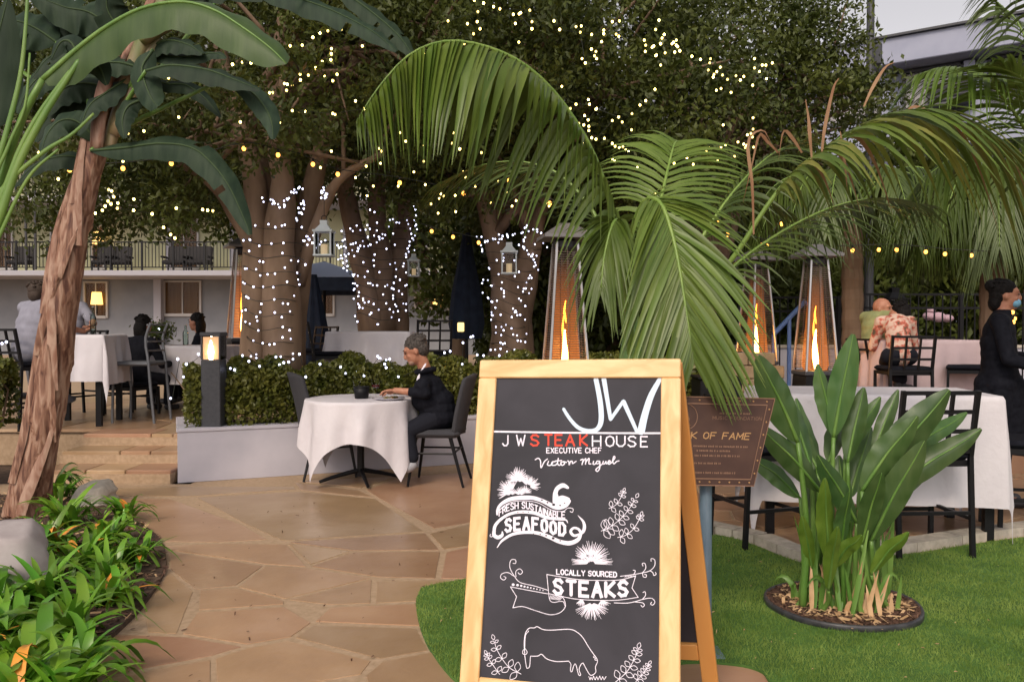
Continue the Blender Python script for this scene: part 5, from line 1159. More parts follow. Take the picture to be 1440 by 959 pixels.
# 2 man in grey t-shirt, back to camera, on the left stool
J = seated((SL1[0]+.02,SL1[1]-.02,SL1[2]+.70), R(-26), .66, lean=.07, spine=.54, foot=.40, shw=.22); J['knR'] = W(100,508,8.75); J['anR'] = W(91,552,8.75); J['toR'] = W(100,562,8.9); J['head'] = W(57,414,8.5)
J['elR'] = W(98,462,8.7); J['wrR'] = W(118,466,8.9); J['hdR'] = W(126,462,8.95)
person('heavyset man in a grey t-shirt and shorts seen from behind on the left stool', (SL1[0],SL1[1],.33), J, (.5,.85,-.1), M_hair_br, (M_tee,M_short), vox=.012, short_sleeve=True, bare_leg=True, face_detail=False, shoes=M_jean, headr=1.05)
# 3 diner across from him, mostly behind the trunk
J = seated((W(104,500,9.5).x,9.55,1.0), R(150), .66, lean=.08, spine=.52); J['elL'] = W(132,455,9.35); J['wrL'] = W(126,461,9.1); J['hdL'] = W(121,458,9.0); J['shL'] = W(116,432,9.5)
person('diner in a grey shirt holding a glass, half hidden by the leaning trunk', (W(104,500,9.5).x,9.55,.33), J, (-.3,-.9,-.1), M_hair_br, (M_tee,M_short), vox=.013, short_sleeve=True)
stool('bar stool under the diner half hidden by the leaning trunk', (W(104,500,9.6).x,9.62,.33), R(150), h=1.0, seat=.64)
# 4 dark seated diners further back
J = seated((W(192,500,9.9).x,9.85,.68), R(-16), .5, lean=.05, spine=.50)
person('dark haired diner in black sitting with their back turned left of the silver chair', (W(192,500,9.9).x,9.85,.33), J, (.3,.9,-.1), M_hair_b, (M_jacket,M_dsk), vox=.014, face_detail=False, hairstyle='long')
J = seated((W(290,500,11.0).x,11.1,.70), R(95), .5, lean=.05, spine=.52)
person('dark clothed diner in the shadow behind the bollard lamp', (W(290,500,11.0).x,11.1,.33), J, (-.9,.2,-.1), M_hair_b, (M_jacket,M_dsk), vox=.014, hairstyle='long')
# 5 bald man in yellow-green polo
c0 = Vector((W(1226,500,9.3).x,9.25,.98)); J = seated(c0, R(-72), .66, lean=.04, spine=.50, shw=.21); J['head'] = W(1241,434,9.25); J['knR'] = c0+Vector((.4,-.12,-.02))
J['elR'] = W(1232,476,9.1); J['wrR'] = W(1240,478,9.0); J['hdR'] = W(1250,479,9.0)
person('bald man in a yellow green polo shirt sitting at the blush table', (c0.x,c0.y,.28), J, (.75,-.62,-.12), None, (M_polo,M_jean), vox=.012, short_sleeve=True, shoes=M_shoew, headr=1.04)
# 6 woman in floral blouse, back to camera
c0 = Vector((W(1268,500,8.5).x,8.55,.98)); J = seated(c0, R(-14), .66, lean=.13, spine=.44, shw=.145); J['head'] = W(1266,441,8.8); J['anR'] = W(1268,538,8.6); J['anL'] = W(1262,536,8.6); J['toR'] = W(1280,545,8.7); J['toL'] = W(1270,545,8.7); J['knR'] = c0+Vector((.16,.32,-.02)); J['knL'] = c0+Vector((0,.34,-.02))
person('dark haired woman in a peach floral blouse seen from behind at the blush table', (c0.x,c0.y,.28), J, (-.2,.93,-.3), M_hair_b, (M_flor,M_dsk), vox=.012, face_detail=False)
# 7 standing waiter in long black coat with a mask
c0 = Vector((W(1405,560,6.3).x,6.3,0)); J = dict(hip=c0+Vector((0,0,.92)), waist=c0+Vector((0,0,1.08)), chest=c0+Vector((-.01,0,1.24)), shL=c0+Vector((-.16,.10,1.41)), shR=c0+Vector((.16,-.08,1.40)), neck=c0+Vector((.02,0,1.49)), head=c0+Vector((.045,.0,1.605)))
J['shL'] = c0+Vector((.10,.17,1.40)); J['shR'] = c0+Vector((-.10,-.17,1.40)); f7 = Vector((.86,-.5,0))
J.update(knL=c0+Vector((.03,.10,.50)), knR=c0+Vector((-.02,-.10,.50)), anL=c0+Vector((0,.10,.09)), anR=c0+Vector((-.05,-.10,.09)), toL=c0+Vector((.15,.02,.04)), toR=c0+Vector((.1,-.18,.04)),
  elL=c0+Vector((.16,.2,1.13)), wrL=c0+Vector((.34,.04,1.12)), hdL=c0+Vector((.42,-.02,1.13)), elR=c0+Vector((-.08,-.25,1.12)), wrR=c0+Vector((.14,-.30,1.06)), hdR=c0+Vector((.22,-.32,1.06)))
person('waiter in a long black coat and blue face mask standing at the right edge', c0, J, (.9,-.35,-.05), M_hair_b, (M_jacket,M_jacket), vox=.012, hairstyle='bun', mask=True, coat=True)

# ================================================================== PALMS
G_ = np.array([0,0,-1.0])
def strip(base, d0, L, w, droop, segs=6, fold=.35, curl=0.0, side=None):
    """one leaflet: a V-folded tapering blade; returns verts, quads"""
    s_ = np.linspace(0,1,segs+1)[:,None]; d0 = nrm(d0); P = base+d0*s_*L+G_*droop*L*s_**2
    T = nrm(np.gradient(P, axis=0)); S = nrm(np.cross(T, side if side is not None else [0,0,1.0])+1e-6); N = nrm(np.cross(S, T))
    W_ = w*np.array([.45,.9,1.0,.86,.62,.34,.05]) if segs == 6 else w*np.interp(np.linspace(0,1,segs+1), [0,.15,.4,.75,1], [.4,.9,1,.6,.04])
    W_ = W_[:,None]; V = np.stack([P-S*W_+N*W_*fold, P, P+S*W_+N*W_*fold], 1).reshape(-1,3); F = []
    for i in range(segs): a = i*3; F += [(a,a+1,a+4,a+3),(a+1,a+2,a+5,a+4)]
    return V, np.array(F)
def frond(par, root, ctrl, L0, n, w=.019, m=L_palm, single=True, spread=58, droop=.35, upv=(0,0,1), start=.22, ends=.45, rr=.014, dry=0.0, seed=1, twist=0.0, lift=.12, tipdry=.0, sides=(-1,1), sag=None, yellow=0.0):
    rs = np.random.default_rng(seed); root = np.array(root); P = spline([np.array(c)-root for c in ctrl], 90); T = nrm(np.gradient(P, axis=0))
    b = MB(); b.tube(P[::3], list(np.interp(np.linspace(0,1,30), [0,.2,1], [rr*1.5, rr, rr*.18])), 7); fo = b.build('frond', M_rachis, par, True)
    allV = []; allF = []; k = 0; up = nrm(np.array(upv, float))
    for i in range(n):
        u = start+(1-start)*(i+.5)/n; q = int(u*89); t = T[q]; x = nrm(np.cross(t, up)); prof = np.sin(np.pi*min(1,max(0,(u-start)/(1-start)))**.75*.86+.28)**.7
        for sd in sides:
            ang = R(spread*(1-.50*(u-start)/(1-start))+rs.normal(0,2.5)); L = L0*prof*rs.uniform(.92,1.06); 
            if u > .97: L *= .75
            d = t*math.cos(ang)+x*sd*math.sin(ang)+np.cross(x,t)*(lift+rs.normal(0,.03)); dr = droop*rs.uniform(.85,1.2)
            isdry = rs.uniform() < dry*(1 if u < .6 else .6); isy = rs.uniform() < yellow
            if isdry: dr *= 1.3; L *= .7
            V, F = strip(P[q], d, L, w*(.75+.5*prof)*.5*(.6 if isdry else 1), dr, side=np.cross(x,t)*1.0)
            if single:
                o = meshnp('leaflet', V, F, L_dry if isdry else (L_palmy if isy else m), fo, True)
            else: allV.append(V); allF.append(F+k); k += len(V)
    if not single: meshnp('leaflets', np.concatenate(allV), np.concatenate(allF), m, fo, True, kind='stuff')
    return fo
pb = (.62,4.25,0)
pm = thing('palm', 'arching feather palm standing behind the chalkboard, fronds over the heaters', 'palm', pb)
b = MB(); pts = [(0,0,-.02),(0,0,.35),(.01,0,.8),(0,0,1.1)]; b.tube(spline(pts,24), [.075+.008*(i % 2) for i in range(24)], 14); b.build('trunk', M_bark, pm)
b = MB(); b.tube(spline([(0,0,1.05),(0,0,1.25),(0,0,1.45)],8), [.07,.075,.07,.06,.05,.04,.03,.02], 12); b.build('crownshaft', M_stalk, pm, True)
c0 = W(884,500,4.25)
base_c = Vector((.62,4.25,1.15))
def fr(ctrl, *a, **k): return frond(pm, pb, [base_c, *[W(*c) for c in ctrl]], *a, **k)
# front pair kept as single leaflets; the rest as joined leaflets
fr([(874,400,4.15),(866,320,4.05),(838,225,3.95),(795,150,3.85),(745,97,3.75),(690,68,3.7),(630,58,3.65),(578,76,3.6),(535,120,3.55),(500,172,3.5)], .31, 56, w=.038, droop=1.35, spread=74, lift=-.7, seed=2, start=.20)
fr([(886,420,4.05),(886,340,3.85),(905,285,3.65),(928,285,3.5),(944,325,3.42),(955,375,3.36),(963,425,3.32),(970,470,3.3),(975,505,3.3)], .47, 50, w=.024, droop=.34, spread=46, lift=.06, seed=3, start=.36, upv=(0,-.9,.35))
fr([(930,480,4.2),(985,420,4.1),(1040,350,4.0),(1075,295,3.95),(1115,245,3.9),(1170,202,3.85),(1235,170,3.8),(1300,160,3.75),(1365,180,3.7),(1425,225,3.65),(1450,260,3.6)], .60, 50, w=.026, m=L_palm, droop=.75, spread=56, lift=.05, dry=.10, seed=4, start=.40, yellow=.5)
J_ = dict(single=False)
fr([(900,400,4.4),(925,300,4.6),(940,235,4.8),(950,200,5.0),(962,205,5.2)], .62, 40, w=.022, m=L_palm, droop=.45, spread=62, lift=.1, seed=5, start=.35, upv=(0,-.6,.8), **J_)
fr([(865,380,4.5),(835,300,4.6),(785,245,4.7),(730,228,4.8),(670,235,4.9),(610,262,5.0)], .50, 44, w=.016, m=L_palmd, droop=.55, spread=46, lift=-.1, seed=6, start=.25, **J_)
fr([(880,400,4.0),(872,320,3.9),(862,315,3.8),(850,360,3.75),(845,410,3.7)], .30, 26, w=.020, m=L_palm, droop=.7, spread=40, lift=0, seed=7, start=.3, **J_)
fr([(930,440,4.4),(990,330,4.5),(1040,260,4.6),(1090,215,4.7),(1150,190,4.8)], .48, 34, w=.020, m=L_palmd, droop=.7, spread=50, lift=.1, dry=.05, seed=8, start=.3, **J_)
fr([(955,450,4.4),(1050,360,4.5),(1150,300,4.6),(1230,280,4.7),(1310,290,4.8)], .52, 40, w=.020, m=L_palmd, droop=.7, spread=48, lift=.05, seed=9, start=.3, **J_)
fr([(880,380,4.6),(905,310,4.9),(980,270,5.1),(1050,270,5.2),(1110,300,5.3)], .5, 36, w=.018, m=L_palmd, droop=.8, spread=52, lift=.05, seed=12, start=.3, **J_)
# curled dry leaflets standing off the right frond
for i, pts in enumerate(([(1142,225),(1139,190),(1137,165),(1133,140)],[(1155,225),(1160,180),(1172,125),(1180,110)],[(1060,330),(1058,260),(1052,200),(1072,183),(1084,200)],[(1095,215),(1080,200),(1068,190),(1058,230),(1045,285)],[(1128,215),(1115,195),(1102,185),(1095,225)],[(1215,150),(1228,122),(1245,95),(1258,88)],[(1182,185),(1188,230),(1192,268)],[(1270,165),(1285,150),(1310,160),(1320,185)])):
    P = spline([W(x,y,3.75) for x, y in pts], 12)-np.array(pb); T = nrm(np.gradient(P,axis=0)); S = nrm(np.cross(T,[.3,1,.2])); w_ = np.interp(np.linspace(0,1,12),[0,.4,1],[.003,.0075,.001])[:,None]
    V = np.stack([P-S*w_, P+S*w_+[0,.004,0]],1).reshape(-1,3); meshnp('dry_leaflet', V, [(2*i_,2*i_+1,2*i_+3,2*i_+2) for i_ in range(11)], L_dry, pm, True)
# high palm entering from the right
pb2 = (3.95,5.9,0); p2 = thing('palm', 'second feather palm whose fronds enter from the top right corner', 'palm', pb2)
b = MB(); b.tube(spline([(0,0,0),(.02,0,1),(0,0,1.9)],20), [.10+.008*(i % 2) for i in range(20)], 14); b.build('trunk', M_bark, p2)
bc2 = Vector((3.95,5.9,1.9))
def fr2(ctrl, *a, **k): return frond(p2, pb2, [bc2, *[W(*c) for c in ctrl]], *a, **k)
fr2([(1475,240,5.7),(1440,180,5.5),(1405,130,5.4),(1370,105,5.3),(1330,95,5.2),(1290,105,5.15)], .62, 40, w=.024, m=L_palm, droop=.8, spread=52, lift=0, seed=14, single=False)
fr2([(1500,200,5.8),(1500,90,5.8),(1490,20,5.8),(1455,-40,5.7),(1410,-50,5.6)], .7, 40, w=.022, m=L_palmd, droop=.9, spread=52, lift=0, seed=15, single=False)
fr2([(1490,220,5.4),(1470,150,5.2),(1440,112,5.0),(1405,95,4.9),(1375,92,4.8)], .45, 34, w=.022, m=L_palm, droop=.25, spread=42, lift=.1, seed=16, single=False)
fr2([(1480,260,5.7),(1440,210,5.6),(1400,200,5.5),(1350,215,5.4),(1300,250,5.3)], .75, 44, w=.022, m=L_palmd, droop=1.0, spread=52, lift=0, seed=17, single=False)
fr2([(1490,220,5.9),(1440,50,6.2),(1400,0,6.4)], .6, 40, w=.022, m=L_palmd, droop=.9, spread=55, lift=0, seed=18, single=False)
# slim palm trunk and hanging skirt further back
pb3 = (W(1397,400,9.8).x,9.8,.0); p3 = thing('palm', 'shaggy palm with a skirt of hanging leaves behind the waiter', 'palm', pb3)
b = MB(); b.tube(spline([(0,0,0),(0,0,1.5),(0,0,3.1)],20), [.14+.012*(i % 2) for i in range(20)], 14); b.build('trunk', M_bark, p3)
for i in range(26):
    a = i*2.4; r_ = .5+.35*((i*7) % 5)/5; top = 3.1-.2*(i % 3); c3 = [Vector((pb3[0],pb3[1],top)), Vector((pb3[0]+r_*.55*math.cos(a),pb3[1]+r_*.55*math.sin(a),top+.18)), Vector((pb3[0]+r_*math.cos(a),pb3[1]+r_*math.sin(a),top-.1)), Vector((pb3[0]+r_*1.35*math.cos(a),pb3[1]+r_*1.35*math.sin(a),top-.7))]
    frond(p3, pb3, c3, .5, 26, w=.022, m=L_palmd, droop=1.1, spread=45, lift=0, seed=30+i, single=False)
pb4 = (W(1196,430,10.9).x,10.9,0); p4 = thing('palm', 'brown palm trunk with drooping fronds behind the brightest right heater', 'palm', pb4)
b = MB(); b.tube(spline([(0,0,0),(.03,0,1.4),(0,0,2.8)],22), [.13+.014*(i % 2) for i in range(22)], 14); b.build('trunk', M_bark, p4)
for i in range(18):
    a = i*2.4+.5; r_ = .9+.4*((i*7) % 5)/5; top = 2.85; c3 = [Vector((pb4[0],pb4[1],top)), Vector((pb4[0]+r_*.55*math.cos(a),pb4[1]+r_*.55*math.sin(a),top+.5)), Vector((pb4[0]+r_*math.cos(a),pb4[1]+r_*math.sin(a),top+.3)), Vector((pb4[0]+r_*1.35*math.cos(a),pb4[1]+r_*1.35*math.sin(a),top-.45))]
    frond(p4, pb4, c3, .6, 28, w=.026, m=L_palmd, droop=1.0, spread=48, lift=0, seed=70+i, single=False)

# ================================================================== LARGE PADDLE LEAVES
M_rib = mat('dark_midrib', (.04,.07,.025), .6, spec=.3)
def paddle(name, par, root, spine_pts, halfw, m, up, fold=.25, wav=.05, n=26, prof=None, tears=0, seed=0, stalk=None, th=.0, two=True):
    """paddle leaf along a spine: V-folded blade with wavy, sometimes torn margins"""
    rs = random.Random(seed); root = np.array(root); P = spline([np.array(p)-root for p in spine_pts], n); T = nrm(np.gradient(P,axis=0)); S = nrm(np.cross(T, np.array(up,float))); N = nrm(np.cross(S,T))
    u = np.linspace(0,1,n); wd_ = halfw*(prof(u) if prof is not None else (np.sin(np.pi*np.clip(u,0,1)**.8*.97+.03))**.75); V = []; F = []; C = 7
    tear = {rs.randint(4,n-5): rs.choice((-1,1)) for _ in range(tears)}
    for i in range(n):
        for j in range(C):
            q = (j-(C-1)/2)/((C-1)/2); sag = fold*abs(q)**1.3*wd_[i]+wav*wd_[i]*math.sin(i*1.1+seed+(q > 0)*2)*abs(q)**2
            V.append(P[i]+S[i]*q*wd_[i]*(1-.06*abs(q))-N[i]*sag*(-1 if fold < 0 else 1))
    for i in range(n-1):
        for j in range(C-1):
            if i in tear and ((tear[i] < 0 and j < 2) or (tear[i] > 0 and j > 3)): continue
            F.append((i*C+j, i*C+j+1, (i+1)*C+j+1, (i+1)*C+j))
    o = meshnp(name, V, F, m, par, True)
    b = MB(); b.tube(P, list(np.interp(np.linspace(0,1,n),[0,1],[.008*min(1,halfw/.08)+.002,.0015])), 6); b.build('midrib', M_rib if m is L_bopd else M_stalk, o, True)
    if stalk is not None:
        b = MB(); q = [np.array(p)-root for p in stalk]; k = 10; b.tube(spline(q+[P[0]], k), list(np.linspace(.02,.010,k)*(halfw/.08)**.5), 7); b.build('stalk', M_stalk, o, True)
    return o
# bird of paradise in the ring bed
bx, by = BX, BY
bp_ = thing('bird_of_paradise', 'bird of paradise plant with broad upright leaves in the round mulch bed', 'plant', (bx,by,0))
Yb = by
specs = [ # tip px, leaf base px, Y offset tip, half width, stalk root px
 ((1200,470),(1172,615),-.05,.060,1165),((1150,512),(1172,612),.0,.045,1168),((1066,500),(1122,622),-.20,.075,1150),((1068,598),(1155,692),-.15,.055,1152),((1055,640),(1125,700),.05,.045,1148),
 ((1105,585),(1150,660),.2,.055,1160),((1238,558),(1188,640),.15,.042,1182),((1263,548),(1228,640),.1,.036,1195),((1335,548),(1230,680),-.12,.078,1200),((1360,580),(1252,655),.2,.045,1205),((1380,603),(1240,700),.0,.058,1205),
 ((1190,580),(1165,650),.25,.05,1175),((1150,640),(1205,735),-.22,.05,1188),((1255,620),(1208,720),-.1,.048,1195),((1300,620),(1225,760),-.22,.062,1210),((1160,672),(1165,790),-.3,.042,1163),((1178,740),(1165,830),-.36,.034,1163),
 ((1212,752),(1170,800),-.3,.032,1175),((1278,748),(1225,808),-.25,.036,1215),((1140,668),(1148,770),.1,.04,1150),((1225,600),(1195,700),.3,.05,1190),((1310,655),(1215,735),.25,.042,1200),((1120,560),(1155,690),.3,.05,1160),((1180,640),(1188,730),.15,.05,1185),((1128,725),(1142,800),-.15,.03,1145),((1098,540),(1140,655),.15,.06,1155),((1290,585),(1212,690),-.15,.062,1200),((1215,545),(1192,650),.05,.05,1188),((1240,665),(1212,765),-.28,.045,1205),((1195,690),(1182,775),-.32,.04,1180)]
for i, (tip, base, dy, hw_, rx_) in enumerate(specs):
    t_ = W(*tip, Yb+dy*1.1); b_ = W(*base, Yb+dy*.55); mid = (t_+b_)/2+Vector((0,0,.02))+Vector(((t_.x-b_.x)*.02,0,0)); r_ = W(1186+(rx_-1180)*1.9, 835, Yb+dy*.3); r_.z = .02; m2 = r_.lerp(b_,.5); m2.x += (bx-m2.x)*.12
    cam_d = np.array([-.25+.5*((i*5) % 7)/7, -1, .25+.25*((i*3) % 4)/4])
    paddle('leaf', bp_, (bx,by,0), [b_, b_.lerp(t_,.3)+Vector((0,0,.012)), mid, b_.lerp(t_,.8), t_], hw_*1.14, L_bopy if i in (15,16,17,18,24) else L_bop, cam_d, fold=.35, wav=.07, seed=i, stalk=[r_, m2], tears=0)
for i in range(170):      # thin extra stalks and shoots at the base
    a = rng.uniform(0,6.28); r0 = rng.uniform(.02,.21); h = rng.uniform(.08,.30) if i < 120 else rng.uniform(.3,.62); ang = rng.uniform(0,6.28); p0 = np.array([r0*math.cos(a)*1.2, r0*math.sin(a), .015]); d = np.array([math.cos(ang)*.22+p0[0]*.8, math.sin(ang)*.2, 1])
    V, F = strip(p0, d, h, .012 if i < 120 else .013, .04+(.7 if i % 3 == 0 else 0), side=np.array([0,-1,.1])); meshnp('shoot', V, F, M_straw if i < 120 and i % 4 != 0 else M_stalk, bp_, True)
rg = thing('bed_edging', 'black plastic edging ring round the bird of paradise bed', 'edging', (bx,by,0)); b = MB()
ring = [(BR*math.cos(a)*(1+.02*math.sin(3*a)), BR*.95*math.sin(a)*(1+.03*math.cos(2*a)), .03) for a in np.linspace(0,2*math.pi,49)[:-1]]
V = []
for (x,y,z) in ring:
    k = 1/math.hypot(x,y)
    for dr, dz in ((.007,-.03),(.009,.0),(.005,.008),(-.005,.008),(-.009,.0),(-.007,-.03)): V.append((x+x*k*dr, y+y*k*dr, z+dz))
n = len(ring); b.add(V, [(i*6+j, ((i+1) % n)*6+j, ((i+1) % n)*6+(j+1) % 6, i*6+(j+1) % 6) for i in range(n) for j in range(6)]); b.build('ring', mat('edging_plastic', (.025,.025,.03), .45, (.06,.06,.065), 20), rg, True)
disc = [(bx+x*.99, by+y*.99) for x, y, z in ring]; MB().prism(disc, -.02, .022).build('mulch_bed', M_soil, None, kind='structure')
chips('bed_mulch', disc, 8500, M_mulch, .024, label='brown bark mulch inside the black edging ring', category='mulch', s0=.008)
chips('bed_straw', [(bx+(p[0]-bx)*.9, by+(p[1]-by)*.9) for p in disc], 420, M_straw, .034, label='pale dry straw scraps at the foot of the bird of paradise', category='straw', s0=.018)

# giant bird of paradise tree on the left
gb = G(38,722,.02); gb = Vector((gb.x,gb.y,0)); GY = gb.y
gt = thing('leaning_tree', 'leaning giant bird of paradise tree with peeling red brown trunk at left', 'tree', gb)
ctrl = [(34,745,78),(40,690,74),(58,620,62),(72,550,60),(82,470,58),(92,400,56),(104,330,52),(118,270,46),(134,215,46),(148,165,44),(168,120,40),(190,70,36),(215,10,30),(235,-50,26)]
PP = spline([(*(W(x,y,GY-.0)-gb), w*.37*GY/FPX) for x, y, w in ctrl], 120); V = []; NS = 28
for i in range(120):
    P_ = PP[i,:3]; T_ = nrm(PP[min(i+1,119),:3]-PP[max(i-1,0),:3]); x_ = nrm(np.cross(T_,[0,1,0])); y_ = nrm(np.cross(x_,T_))
    for k in range(NS):
        a = 2*math.pi*k/NS; sp_ = (i/120*5.2+a/(2*math.pi)+.12*math.sin(i*.21)) % 1.0; sp2 = (i/120*4.0-a/(2*math.pi)*2+.4+.1*math.sin(i*.37+a)) % 1.0
        r_ = PP[i,3]*(.90+.20*(1-sp_)**2.0+.09*(1-sp2)**3+.035*math.sin(a*3+i*.35)+.02*math.sin(a*7+i*.9)); V.append(P_+(x_*math.cos(a)-y_*math.sin(a))*r_)
meshnp('trunk', V, [(i*NS+k, i*NS+(k+1) % NS, (i+1)*NS+(k+1) % NS, (i+1)*NS+k) for i in range(119) for k in range(NS)], M_sheath, gt, False)
def tpt(f, ang, k=1.06):
    i = min(119, int(f*119)); P_ = PP[i,:3]; T_ = nrm(PP[min(i+1,119),:3]-PP[max(i-1,0),:3]); x_ = nrm(np.cross(T_,[0,1,0])); y_ = nrm(np.cross(x_,T_))
    return P_+(x_*math.cos(ang)-y_*math.sin(ang))*PP[i,3]*k
for i, (f0, f1, a0_, a1_, w_) in enumerate(((.10,.36,1.2,.1,.030),(.24,.50,2.2,.5,.034),(.34,.60,.9,-.1,.030),(.45,.70,2.4,.4,.034),(.52,.80,1.5,.0,.030),(.05,.22,1.9,2.6,.04),(.16,.30,2.6,1.6,.035),(.62,.86,1.9,.5,.026),(.38,.48,1.4,2.3,.03),(.7,.92,1.0,1.9,.024),(.28,.40,.7,1.7,.028))):
    P_ = np.array([tpt(f0+(f1-f0)*s_, a0_+(a1_-a0_)*s_, 1.10+.05*s_) for s_ in np.linspace(0,1,14)]); T_ = nrm(np.gradient(P_,axis=0)); S_ = nrm(np.cross(T_,[0,-1,0])); ww = (w_*np.interp(np.linspace(0,1,14),[0,.3,.8,1],[.9,1,.5,.05]))[:,None]
    V = np.stack([P_-S_*ww, P_+np.array([0,-.012,0])*1.0, P_+S_*ww*1.0+np.array([0,.0,0])],1).reshape(-1,3); meshnp('bark_sheath', V, [q for j in range(13) for q in ((j*3,j*3+1,j*3+4,j*3+3),(j*3+1,j*3+2,j*3+5,j*3+4))], M_sheath2 if i % 2 else M_sheath, gt, True)
M_gsheath = mat('green_sheath', (.10,.14,.03), .5, (.26,.16,.10), 7, sx=(1,1,.2), bump=.4)
def gp(x, y, dy=0.0): return W(x, y, GY+dy)
for i, pts in enumerate(([(150,215),(165,165),(185,115),(200,80)],[(160,190),(185,130),(215,60),(232,15)],[(175,120),(200,60),(225,10),(240,-30)],[(135,210),(140,160),(150,110),(165,60)],[(200,60),(240,35),(262,20)])):
    b = MB(); P_ = spline([gp(x,y,-.10-.02*i)-gb for x, y in pts], 12); b.tube(P_, list(np.interp(np.linspace(0,1,12),[0,.5,1],[.045,.06,.02])), 9, sq=.5); b.build('leaf_sheath', M_gsheath if i != 3 else M_sheath2, gt, True)
big = [ # spine px, half width, dy, tears, colour, up vector
 ([(205,100),(240,92),(290,98),(330,112),(366,126)], .10, -.35, 0, L_bopd, (0,-.7,.7)), ([(322,108),(352,128),(372,150),(382,172),(384,196)], .075, -.3, 0, L_bopd, (.3,-.9,.2)),
 ([(128,212),(175,208),(225,202),(270,208),(300,232),(322,262),(340,300),(352,330)], .105, -.2, 2, L_bopd, (.3,-.8,.4)), ([(190,110),(150,78),(110,66),(70,80),(45,110)], .13, -.1, 1, L_bopd, (0,-.7,.7)),
 ([(170,130),(130,118),(100,120),(75,138),(62,165)], .12, .1, 0, L_bopd, (-.2,-.9,.3)), ([(215,70),(200,95),(205,120),(215,142),(222,150)], .09, -.25, 0, L_bopd, (.1,-1,.1)), ([(190,80),(230,58),(262,62),(285,76)], .09, -.1, 1, L_bopd, (0,-.8,.6)),
 ([(140,200),(110,172),(85,170),(66,190),(55,225)], .10, -.1, 0, L_bopd, (-.2,-.9,.3)), ([(150,225),(120,222),(85,220),(50,232),(20,262)], .09, .1, 0, L_bopd, (0,-.8,.6)), ([(80,60),(50,40),(20,30),(-20,40)], .16, .2, 1, L_bopd, (0,-.9,.4)),
 ([(180,60),(130,20),(90,10),(40,-10)], .16, .25, 1, L_bopd, (0,-.9,.4)), ([(225,20),(270,-10),(320,-20),(370,0)], .14, .3, 1, L_bopd, (0,-.8,.6)), ([(330,-30),(400,-8),(460,12),(520,42),(558,72)], .12, .9, 3, L_bopd, (0,-.8,.6)), ([(470,-20),(520,15),(560,50),(585,85)], .10, 1.0, 3, L_bopd, (.2,-.8,.5)),
 ([(160,150),(120,140),(85,145),(60,175),(50,200)], .10, .15, 1, L_bopd, (-.2,-.9,.3)), ([(150,110),(110,92),(70,98),(40,125),(25,160)], .12, .25, 1, L_bopd, (0,-.9,.4)), ([(195,95),(165,88),(130,92),(100,112)], .09, -.2, 1, L_bopd, (0,-.9,.5)), ([(210,110),(235,118),(262,120),(290,140),(310,165)], .06, .1, 1, L_bopd, (.2,-.9,.4)), ([(140,40),(100,30),(60,35),(25,60)], .15, .35, 2, L_bopd, (0,-.8,.5)), ([(200,140),(180,150),(172,170),(175,195)], .07, -.2, 0, L_bopd, (0,-1,.1)),
 ([(30,100),(10,60),(-10,20)], .15, .3, 0, L_bopd, (0,-.9,.4)), ([(190,60),(160,30),(150,0),(170,-40)], .12, .1, 1, L_bopd, (0,-1,.2)), ([(180,110),(150,130),(125,150),(110,190)], .09, -.15, 0, L_bopd, (-.3,-.9,.2)), ([(200,50),(225,75),(260,80),(300,75),(318,82)], .06, -.05, 0, L_bopd, (0,-.8,.5))]
for i, (pts, hw_, dy, te, m_, up) in enumerate(big):
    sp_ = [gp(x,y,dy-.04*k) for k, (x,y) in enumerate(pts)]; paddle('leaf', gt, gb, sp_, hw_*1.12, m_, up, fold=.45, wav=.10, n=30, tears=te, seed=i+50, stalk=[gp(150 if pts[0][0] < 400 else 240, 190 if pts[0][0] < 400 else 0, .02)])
# near plant whose stems and big lit leaf cross the top left corner
nb = Vector((-2.35,3.05,0)); npl = thing('near_giant_plant', 'bright green stems and arching leaf in front at the top left corner', 'plant', nb)
def np_(x,y,Y): return W(x,y,Y)
sp_ = [np_(60,112,3.0),np_(105,72,3.0),np_(150,38,2.98),np_(200,12,2.95),np_(255,3,2.92),np_(300,14,2.9),np_(340,38,2.88),np_(378,66,2.86),np_(403,90,2.85)]
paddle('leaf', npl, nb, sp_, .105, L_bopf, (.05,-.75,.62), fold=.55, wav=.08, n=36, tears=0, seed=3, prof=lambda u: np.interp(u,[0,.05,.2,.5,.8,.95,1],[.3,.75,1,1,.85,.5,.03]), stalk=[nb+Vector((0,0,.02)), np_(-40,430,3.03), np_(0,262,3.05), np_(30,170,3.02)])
M_stem = mat('near_stem', (.09,.20,.035), .4, (.16,.26,.05), 10, sx=(1,1,.2))
for pts, r_ in (([(-60,420),(-10,330),(22,240),(60,165),(95,110),(112,84)],.018), ([(-70,400),(-5,292),(28,210),(55,160),(85,118),(98,100)],.012), ([(-30,330),(8,190),(28,110),(36,40),(40,-30)],.011), ([(-50,360),(0,270),(60,215),(100,190),(132,160)],.010), ([(-60,470),(0,330),(40,250),(82,210)],.009), ([(-20,300),(12,205),(35,150),(42,75)],.008)):
    b = MB(); P_ = spline([np.array(np_(-75,620,3.02)-nb)]+[np.array(np_(x,y,3.0)-nb) for x, y in pts], 24); b.tube(P_, list(np.linspace(r_*1.3,r_*.5,24)), 8, sq=.7); b.build('stem', M_stem, npl, True)
b = MB(); b.tube([np_(-75,620,3.02)-nb, Vector((0,0,.02))], .06, 10); b.build('stem_base', M_stem, npl, True)
for i, (pts, hw_) in enumerate(([[(100,98),(125,85),(140,95),(150,120)], .05], [[(-5,180),(-10,90),(10,0)], .10], [[(112,84),(100,60),(85,60),(72,85)], .05])): paddle('leaf', npl, nb, [np_(x,y,3.05+.1*i) for x,y in pts], hw_, L_bopd, (0,-.9,.4), fold=.4, n=18, seed=80+i)

